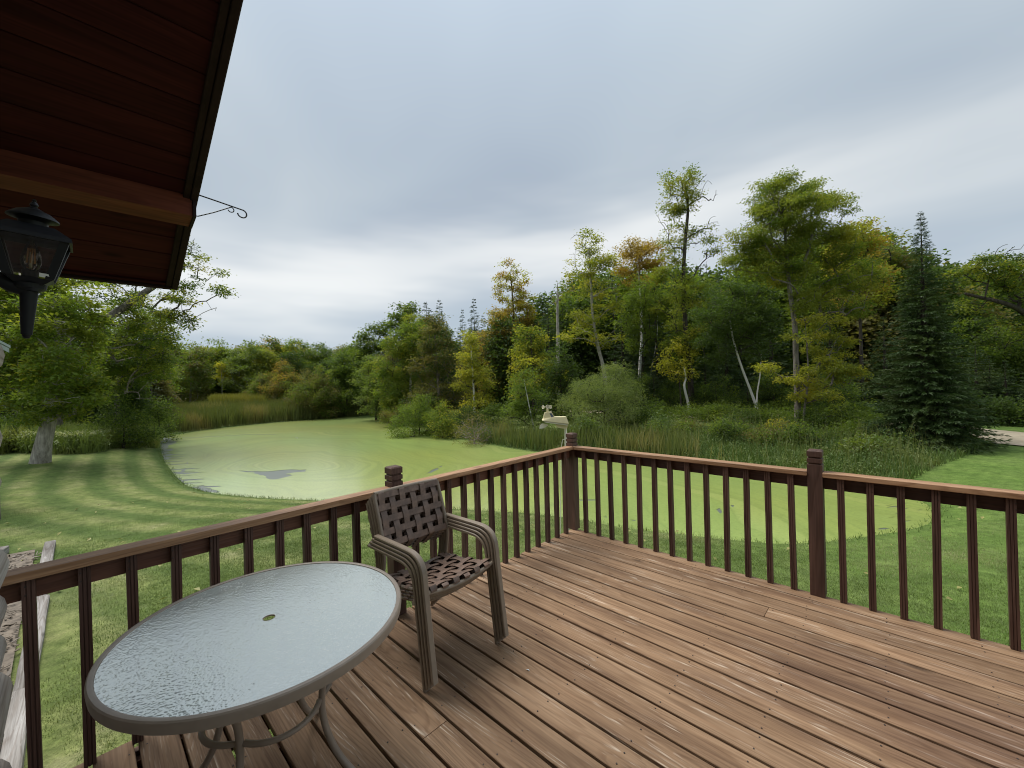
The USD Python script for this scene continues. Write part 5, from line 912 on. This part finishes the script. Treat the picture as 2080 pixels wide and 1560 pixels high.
for i, (lab_, d, px, tp, hw, mt) in enumerate([('dark hollow bush under the leaning tree', 20.5, 250, 800, 54, [L_DARK, L_MID]), ('dark bush at the edge of the cattails below the leaning tree', 25, 322, 800, 34, [L_DARK, L_MID]), ('olive bush among the cattails', 40, 640, 745, 50, [L_BROWN, L_MID]), ('orange tinged bush behind the golden sedge', 44, 580, 735, 46, [L_ORNG, L_BROWN, L_MID]), ('low olive bush left of the orange tinged one', 44, 530, 760, 36, [L_BROWN, L_MID]), ('dark bush behind the big maple trunk', 19.5, 30, 800, 70, L_DARK)]):
    shrub('bush', lab_, d, px, tp, hw, mt, 410 + i, L=.17 if d > 30 else .12, W=.1 if d > 30 else .07, sig=.28, n=34, dens=3.5)
FARS = []
for i, (lab_, d, px, tp, hw, mt) in enumerate([('far tree nearest the leaning tree at the back of the marsh', 50, 385, 690, 46, [L_MID, L_GREY, L_BROWN]), ('far tree with thin pale stem behind the marsh', 56, 440, 688, 44, [L_MID, L_LIME]), ('far grey green tree behind the golden sedge', 54, 500, 694, 44, [L_GREY, L_MID]),
    ('far tree with a yellow patch in its crown', 60, 600, 688, 44, [L_MID, L_YELG, L_MID]), ('far tree left of the one with a yellow patch', 62, 550, 686, 42, [L_MID, L_ORNG, L_DARK]), ('far dull tree right of the one with a yellow patch', 60, 650, 696, 44, [L_DARK, L_MID]), ('far low green tree beside the round maple over dark water', 54, 715, 700, 44, L_MID)]):
    b = spot(px, d, -1); row = 780 - (gz(b[0], b[1]) - at(px, 780, depth=d)[2]) * FPX / d; h = row - tp
    tree('far_tree', lab_, 'tree', d, [(px, row), (px + 3, row - h * .4), (px, row - h * .75)], [(px, tp + h * .17, hw * .55, h * .17), (px - hw * .4, tp + h * .34, hw * .6, h * .2), (px + hw * .4, tp + h * .32, hw * .6, h * .2), (px, tp + h * .55, hw * .9, h * .24), (px + hw * .2, tp + h * .75, hw * .8, h * .2)], mt, BARKP, 430 + i, L=.30, W=.19, sig=.42, n=26, dens=1.7, tr=.13)
lst = spot(450, 52, -1); tree('small_yellow_tree', 'small bright yellow green tree before the far dark trees', 'tree', 52, [(451, 815), (451, 780), (450, 750)], [(450, 745, 11, 12), (450, 765, 13, 14)], L_YELG, BARKP, 440, L=.24, W=.15, n=26, dens=4, tr=.05)
# --- the woods behind: what reads as one mass
rng = np.random.default_rng(55)
wood_ = stage.DefinePrim('/World/woodland', 'PointInstancer'); wi = UsdGeom.PointInstancer(wood_); tag(wood_, 'dense mixed woods closing the view behind the separate trees', 'woods', kind='stuff')
def proto_broad(nm, mat, seed):
    r = np.random.default_rng(seed); H = 10.0; tr_ = np.array([(0, 0, -.2), (.1, 0, 3), (-.1, .1, 6), (0, 0, 8.6)]); C = np.vstack([in_blob(r, np.array(c), np.array(q), n_) for c, q, n_ in (((0, 0, 8.3), (1.3, 1.3, 1.6), 34), ((.9, .3, 6.4), (1.6, 1.6, 1.6), 46), ((-.9, -.2, 6.0), (1.6, 1.6, 1.7), 46), ((.2, .8, 4.3), (2.0, 1.8, 1.5), 46), ((-.2, -.8, 3.0), (2.0, 2.0, 1.4), 46), ((0, 0, 1.5), (1.9, 1.9, 1.2), 40))])
    x = UsdGeom.Xform.Define(stage, f'/World/woodland/{nm}').GetPrim(); part(x, 'trunk', cat_(limbs(r, tr_, [.16, .12, .08, .03], C)), BARKD); V, F = leaf_cloud(r, C, 40, .45, .30, .19); part(x, 'crown', tm(V, F), mat); return x.GetPath()
def proto_spruce(nm, mat, seed):
    x = UsdGeom.Xform.Define(stage, f'/World/woodland/{nm}').GetPrim(); st, nd = spruce_mesh(np.random.default_rng(seed), 10.0, 2.1, 24, 8, 14, tw=.13); part(x, 'trunk', st, BARKD); part(x, 'needles', nd, mat); return x.GetPath()
protos = [proto_broad('green_tree', L_MID, 1), proto_broad('dark_tree', L_DARK, 2), proto_broad('olive_tree', L_BROWN, 3), proto_spruce('spruce_tree', NEED, 4), proto_spruce('blue_spruce_tree', NEEDB, 5), proto_broad('lime_tree', L_LIME, 6)]
sk = np.array([(-700, 560), (0, 590), (330, 705), (400, 703), (520, 700), (650, 704), (720, 705), (780, 690), (860, 655), (960, 660), (1040, 640), (1130, 590), (1200, 555), (1300, 530), (1400, 540), (1480, 555), (1560, 505), (1700, 470), (1800, 475), (1860, 520), (1960, 545), (2080, 550), (2900, 540)], float)
pos, orr, scl, idx = [], [], [], []
for px in np.arange(-900, 3000, 26):
    for rowk in range(5):
        p_ = px + rng.uniform(-16, 16); left = p_ < 740
        if p_ < 320: dmin = 24
        elif left: dmin = 54
        elif p_ < 1000: dmin = np.interp(p_, [740, 1000], [46, 32])
        elif p_ < 1760: dmin = 31
        else: dmin = 27
        d = dmin + rowk * 5 + rng.uniform(0, 4); b = spot(p_, d, -1); b[2] = gz(b[0], b[1]) - .1
        if shore_distance([b[:2]])[0] < 1.2 or ROAD.distance(Point(b[0], b[1])) < 3.2: continue
        top = np.interp(p_, sk[:, 0], sk[:, 1]) + rng.uniform(0, 46) - (0 if rowk < 3 else 8); H = height_at(p_, top, d) - b[2]
        if H < 1.5: continue
        conif = rng.random() < (.18 if left else .5); i_ = (3 + rng.integers(0, 2)) if conif else rng.choice([0, 0, 1, 1, 1, 2, 5] if left else [0, 1, 1, 1, 2])
        pos.append(b); s = H / 10.0 * (1.0 if not conif else 1.05); scl.append((max(s, .55), max(s, .55), s)); a = rng.uniform(0, 2 * np.pi); orr.append((math.cos(a / 2), 0, 0, math.sin(a / 2))); idx.append(int(i_))
wi.CreatePrototypesRel().SetTargets(protos); wi.CreatePositionsAttr(Vt.Vec3fArray.FromNumpy(np.array(pos, np.float32))); wi.CreateScalesAttr(Vt.Vec3fArray.FromNumpy(np.array(scl, np.float32))); wi.CreateProtoIndicesAttr(Vt.IntArray(idx)); wi.CreateOrientationsAttr(Vt.QuathArray([Gf.Quath(*map(float, o)) for o in orr]))
# --- reeds, sedge, weeds of the banks, grass
def scatter(rng, n, f):
    out = []
    while len(out) < n:
        q_ = f(rng, n); out.extend(q_)
    return np.array(out[:n])
def strip(rng, n, pa, pb, da, db, keep=None):
    """points on the land between two pixel columns, between distances da(px) and db(px)"""
    px = rng.uniform(pa, pb, n); d = rng.uniform(0, 1, n); dd = np.array([da(x) + (db(x) - da(x)) * t for x, t in zip(px, d)]); P = np.array([spot(x, q_, -1.2) for x, q_ in zip(px, dd)]); sd = shore_distance(P[:, :2]); ok = sd > .02
    if keep: ok &= keep(P, sd)
    P = P[ok]; P[:, 2] = ground(P[:, :2]); return P
shore_d = lambda pts: (lambda x: float(np.interp(x, [p_[0] for p_ in pts], [p_[1] for p_ in pts])))
fl = shore_d([(0, 22), (330, 28.5), (400, 31), (480, 34), (560, 36), (640, 38), (755, 41)])
fb = shore_d([(0, 26), (330, 36), (480, 46), (560, 44), (640, 42), (755, 43)])
r5 = np.random.default_rng(61)
P = strip(r5, 26000, 322, 760, fl, fb); setting('cattails', cat_([blades(r5, P, r5.uniform(.9, 1.75, len(P)), r5.uniform(.03, .06, len(P)), .14, .35)]), REED, kind='stuff', label='brown green cattails standing along the far edge of the pond', cat='cattails')
P = strip(r5, 5000, 430, 540, lambda x: 41.0, lambda x: 48.0); setting('golden_sedge', blades(r5, P + np.array([0, 0, .5]), r5.uniform(1.2, 1.7, len(P)), .05, .16, .4), SEDGE, kind='stuff', label='golden sedge patch behind the cattails', cat='sedge')
# bank between railing and woods: grassy weeds and reeds near the water
bd0 = shore_d([(740, 39), (760, 37), (800, 31), (900, 24), (1000, 19), (1100, 16.3), (1250, 14.5), (1400, 13), (1550, 11.8), (1700, 10.8), (1820, 10.2), (1990, 12.2)])
bd1 = shore_d([(740, 43), (800, 36), (900, 28), (1000, 23), (1100, 20.5), (1400, 20), (1620, 17.5), (1800, 14), (1990, 13.6)])
def bankkeep(P, sd): return np.array([ROAD.distance(Point(a, b)) > 1.7 for a, b, _ in P])
P = strip(r5, 36000, 760, 1990, bd0, bd1, bankkeep); pc_ = 1040 + FPX * ((P - EYE) @ RGT) / ((P - EYE) @ FWD); P = P[r5.random(len(P)) < np.interp(pc_, [1700, 1990], [1, .15])]; hgt_ = r5.uniform(.2, 1.0, len(P)) ** 1.3 * np.interp(P[:, 0], [-30, -8, 2, 8], [1.0, .8, .6, .5]) * (.25 + .8 * meshkit.fbm(P * .7, 3, 9))
setting('bank_grass', blades(r5, P, hgt_, r5.uniform(.014, .034, len(P)), .35, .8), WEED, kind='stuff', label='long uncut grass and weeds on the far bank', cat='grass')
P = strip(r5, 2600, 1000, 1420, lambda x: bd0(x) - .4, lambda x: bd0(x) + 2.2); setting('bank_reeds', blades(r5, P, r5.uniform(.7, 1.35, len(P)), r5.uniform(.018, .034, len(P)), .16, .3), REED, kind='stuff', label='pale dry reeds at the waterline beyond the corner post', cat='reeds')
P = strip(r5, 2200, 780, 1900, bd0, bd1, bankkeep); P = P[meshkit.fbm(P * .5, 3, 21) > .47]; setting('dead_stalks', blades(r5, P, r5.uniform(.45, 1.25, len(P)), r5.uniform(.01, .022, len(P)), .22, .3), REED, kind='stuff', label='dry brown stalks standing among the weeds of the far bank', cat='weeds')
V, F = leaf_cloud(r5, strip(r5, 900, 1150, 1880, lambda x: bd0(x) + .8, bd1, bankkeep) + np.array([0, 0, .2]), 16, .2, .07, .035, 1.2, .2, .5)
setting('weed_foliage', tm(V, F), WEED, kind='stuff', label='leafy weeds among the long grass of the far bank', cat='weeds')
C = strip(r5, 2600, 1230, 1780, lambda x: 14.5 if x > 1600 else 17.0, lambda x: 21.0 if x > 1600 else 25.0, lambda P, sd: np.array([1.75 < ROAD.distance(Point(a, b)) < 3.6 for a, b, _ in P])); C[:, 2] += r5.uniform(.1, .75, len(C)); V, F = leaf_cloud(r5, C, 30, .22, .11, .055, 1.2, .2, .6)
setting('roadside_weeds', tm(V, F), L_MID, kind='stuff', label='leafy weeds growing along both sides of the gravel road', cat='weeds')
# weedy border on the left, behind the lawn
lb0_ = shore_d([(-150, 16.8), (80, 17.6), (200, 18.8), (320, 22)]); lb0 = lambda x: lb0_(x) + 1.3 * (float(meshkit.noise(np.array([[x * .035, 3.0, 0.0]]))[0]) - .5); lb1 = shore_d([(-150, 21), (80, 21), (200, 23.5), (330, 30)])
P = strip(r5, 16000, -150, 334, lb0, lb1); setting('border_weeds', blades(r5, P, r5.uniform(.3, 1.35, len(P)) * (.55 + .9 * meshkit.fbm(P * .8, 3, 4)), r5.uniform(.02, .04, len(P)), .35, .6), BORDER, kind='stuff', label='tall weeds bordering the mown lawn behind the maple', cat='weeds')
C = strip(r5, 700, -150, 330, lb0, lb1) + np.array([0, 0, .55]); V, F = leaf_cloud(r5, C, 34, .24, .13, .06, .6, .2, .8); setting('border_foliage', tm(V, F), leaf('border_leaves', [(.15, .20, .05), (.22, .27, .07), (.32, .32, .11)], .4, trans=.25), kind='stuff', label='leafy goldenrod among the weeds behind the lawn', cat='weeds')
C = strip(r5, 120, -60, 250, lb0, lambda x: lb0(x) + 1.2) + np.array([0, 0, .85]); V, F = leaf_cloud(r5, C, 14, .09, .07, .05, .9, .1, .5); setting('white_flowers', tm(V, F), FLOWER, kind='stuff', label='whitish flower heads above the weeds by the maple trunk', cat='flowers')
# shore fringe of the near bank
ring = LineString(SHORE); tt = r5.uniform(0, 1, 9000); q2 = np.array([ring.interpolate(t, normalized=True).coords[0] for t in tt]) + r5.normal(0, .10, (9000, 2)); sd = shore_distance(q2); kp = (sd > -.16) & (sd < .3); q2 = q2[kp]
P = np.c_[q2, np.maximum(ground(q2), ZP)]; setting('shore_grass', blades(r5, P, r5.uniform(.03, .10, len(P)), r5.uniform(.006, .011, len(P)), .6, .9), WEED, kind='stuff', label='grass fringe hanging over the edge of the pond', cat='grass')
# mown grass near the deck: one patch of blades set down again and again
gp = stage.DefinePrim('/World/grass', 'PointInstancer'); gi = UsdGeom.PointInstancer(gp); tag(gp, 'short mown grass of the lawn round the deck', 'grass', kind='stuff')
for v, m in enumerate((1700, 1700, 800, 260)):
    r6 = np.random.default_rng(70 + v); rr_ = .40 * np.sqrt(r6.random(m)); ph_ = r6.uniform(0, 2 * np.pi, m); Pq = np.c_[rr_ * np.cos(ph_), rr_ * np.sin(ph_), np.full(m, -.004)]; a = r6.uniform(0, 2 * np.pi, m); h = r6.uniform(.012, .034, m); ln = np.abs(r6.normal(0, .7, m)); sdv = np.c_[-np.sin(a), np.cos(a), np.zeros(m)] * r6.uniform(.0016, .003, m)[:, None]
    T = Pq + np.c_[np.cos(a) * ln * h, np.sin(a) * ln * h, h]; V = np.stack([Pq - sdv, Pq + sdv, T], 1).reshape(-1, 3); part(Sdf.Path('/World/grass'), 'turf_patch', tm(V, np.arange(3 * m).reshape(-1, 3)), BLADE)
r6 = np.random.default_rng(75); tx, ty = np.meshgrid(np.arange(-13, 9, .42), np.arange(-5.5, 12, .42), indexing='ij'); Q = np.c_[tx.ravel(), ty.ravel()] + r6.uniform(-.12, .12, (tx.size, 2)); sd = shore_distance(Q); far_ = np.hypot(Q[:, 0] - EYE[0], Q[:, 1] - EYE[1]); ahead = (Q - EYE[:2]) @ FWD[:2] > .2
bed = (Q[:, 0] > -8) & (Q[:, 0] < 0) & (Q[:, 1] < -3.75); under = (Q[:, 0] > .5) & (Q[:, 1] < -.5); kp = (sd > .3) & (far_ < 14) & ahead & ~under & ~bed; Q = Q[kp]; fq = far_[kp]; zq = ground(Q); e = .2; dzx = (ground(Q + [e, 0]) - ground(Q - [e, 0])) / (2 * e); dzy = (ground(Q + [0, e]) - ground(Q - [0, e])) / (2 * e)
lev = np.clip(np.round((fq - 6.0) / 2.2 + r6.normal(0, .35, len(Q))), 0, 3); pick = np.where(lev < 1, r6.integers(0, 2, len(Q)), np.where(lev < 2, 2, 3)); keep_ = (lev < 3) | (r6.random(len(Q)) < .4); Q, zq, dzx, dzy, pick = Q[keep_], zq[keep_], dzx[keep_], dzy[keep_], pick[keep_]; ors = []
for a_, b_ in zip(dzx, dzy):
    R = Gf.Rotation(Gf.Vec3d(0, 0, 1), float(r6.uniform(0, 360))) * Gf.Rotation(Gf.Vec3d(0, 0, 1), Gf.Vec3d(-float(a_), -float(b_), 1)); qn = R.GetQuat(); ors.append(Gf.Quath(float(qn.GetReal()), *map(float, qn.GetImaginary())))
gi.CreatePrototypesRel().SetTargets([Sdf.Path('/World/grass/turf_patch' + s) for s in ('', '_001', '_002', '_003')]); gi.CreatePositionsAttr(Vt.Vec3fArray.FromNumpy(np.c_[Q, zq].astype(np.float32))); gi.CreateProtoIndicesAttr(Vt.IntArray([int(i) for i in pick])); gi.CreateOrientationsAttr(Vt.QuathArray(ors))
# fallen leaves
m = 170; Q = np.c_[r6.uniform(-12, 8, m * 3), r6.uniform(-5, 9, m * 3)]; kp = (shore_distance(Q) > .1) & ~((Q[:, 0] > 0) & (Q[:, 1] < 0)); Q = Q[kp][:m]; P = np.c_[Q, ground(Q) + .045]
V, F = leaf_quads(P, unit(np.c_[r6.normal(0, .25, (len(P), 2)), np.ones(len(P))]), unit(np.c_[r6.normal(size=(len(P), 2)), np.zeros(len(P))]), r6.uniform(.05, .11, len(P)), r6.uniform(.03, .06, len(P))); setting('fallen_leaves', tm(V, F), FALLEN, kind='stuff', label='pale fallen leaves scattered over the lawn', cat='leaves')
P = np.array([(1.02, -1.95, .004), (1.9, -.42, .004)]); V, F = leaf_quads(P, unit(r6.normal(0, .2, (2, 3)) + [0, 0, 1]), unit(np.c_[r6.normal(size=(2, 2)), np.zeros(2)]), .028, .014)
for i, lab_ in enumerate(('tiny white petal on the boards before the topmost chair', 'tiny pale leaf scrap on the boards near the second post')):
    tag(usdkit.mesh(stage, numbered('/World', 'leaf_scrap'), tm(V[4 * i:4 * i + 4], [(0, 1, 2), (0, 2, 3)]), WHITE).GetPrim(), lab_, 'leaf')
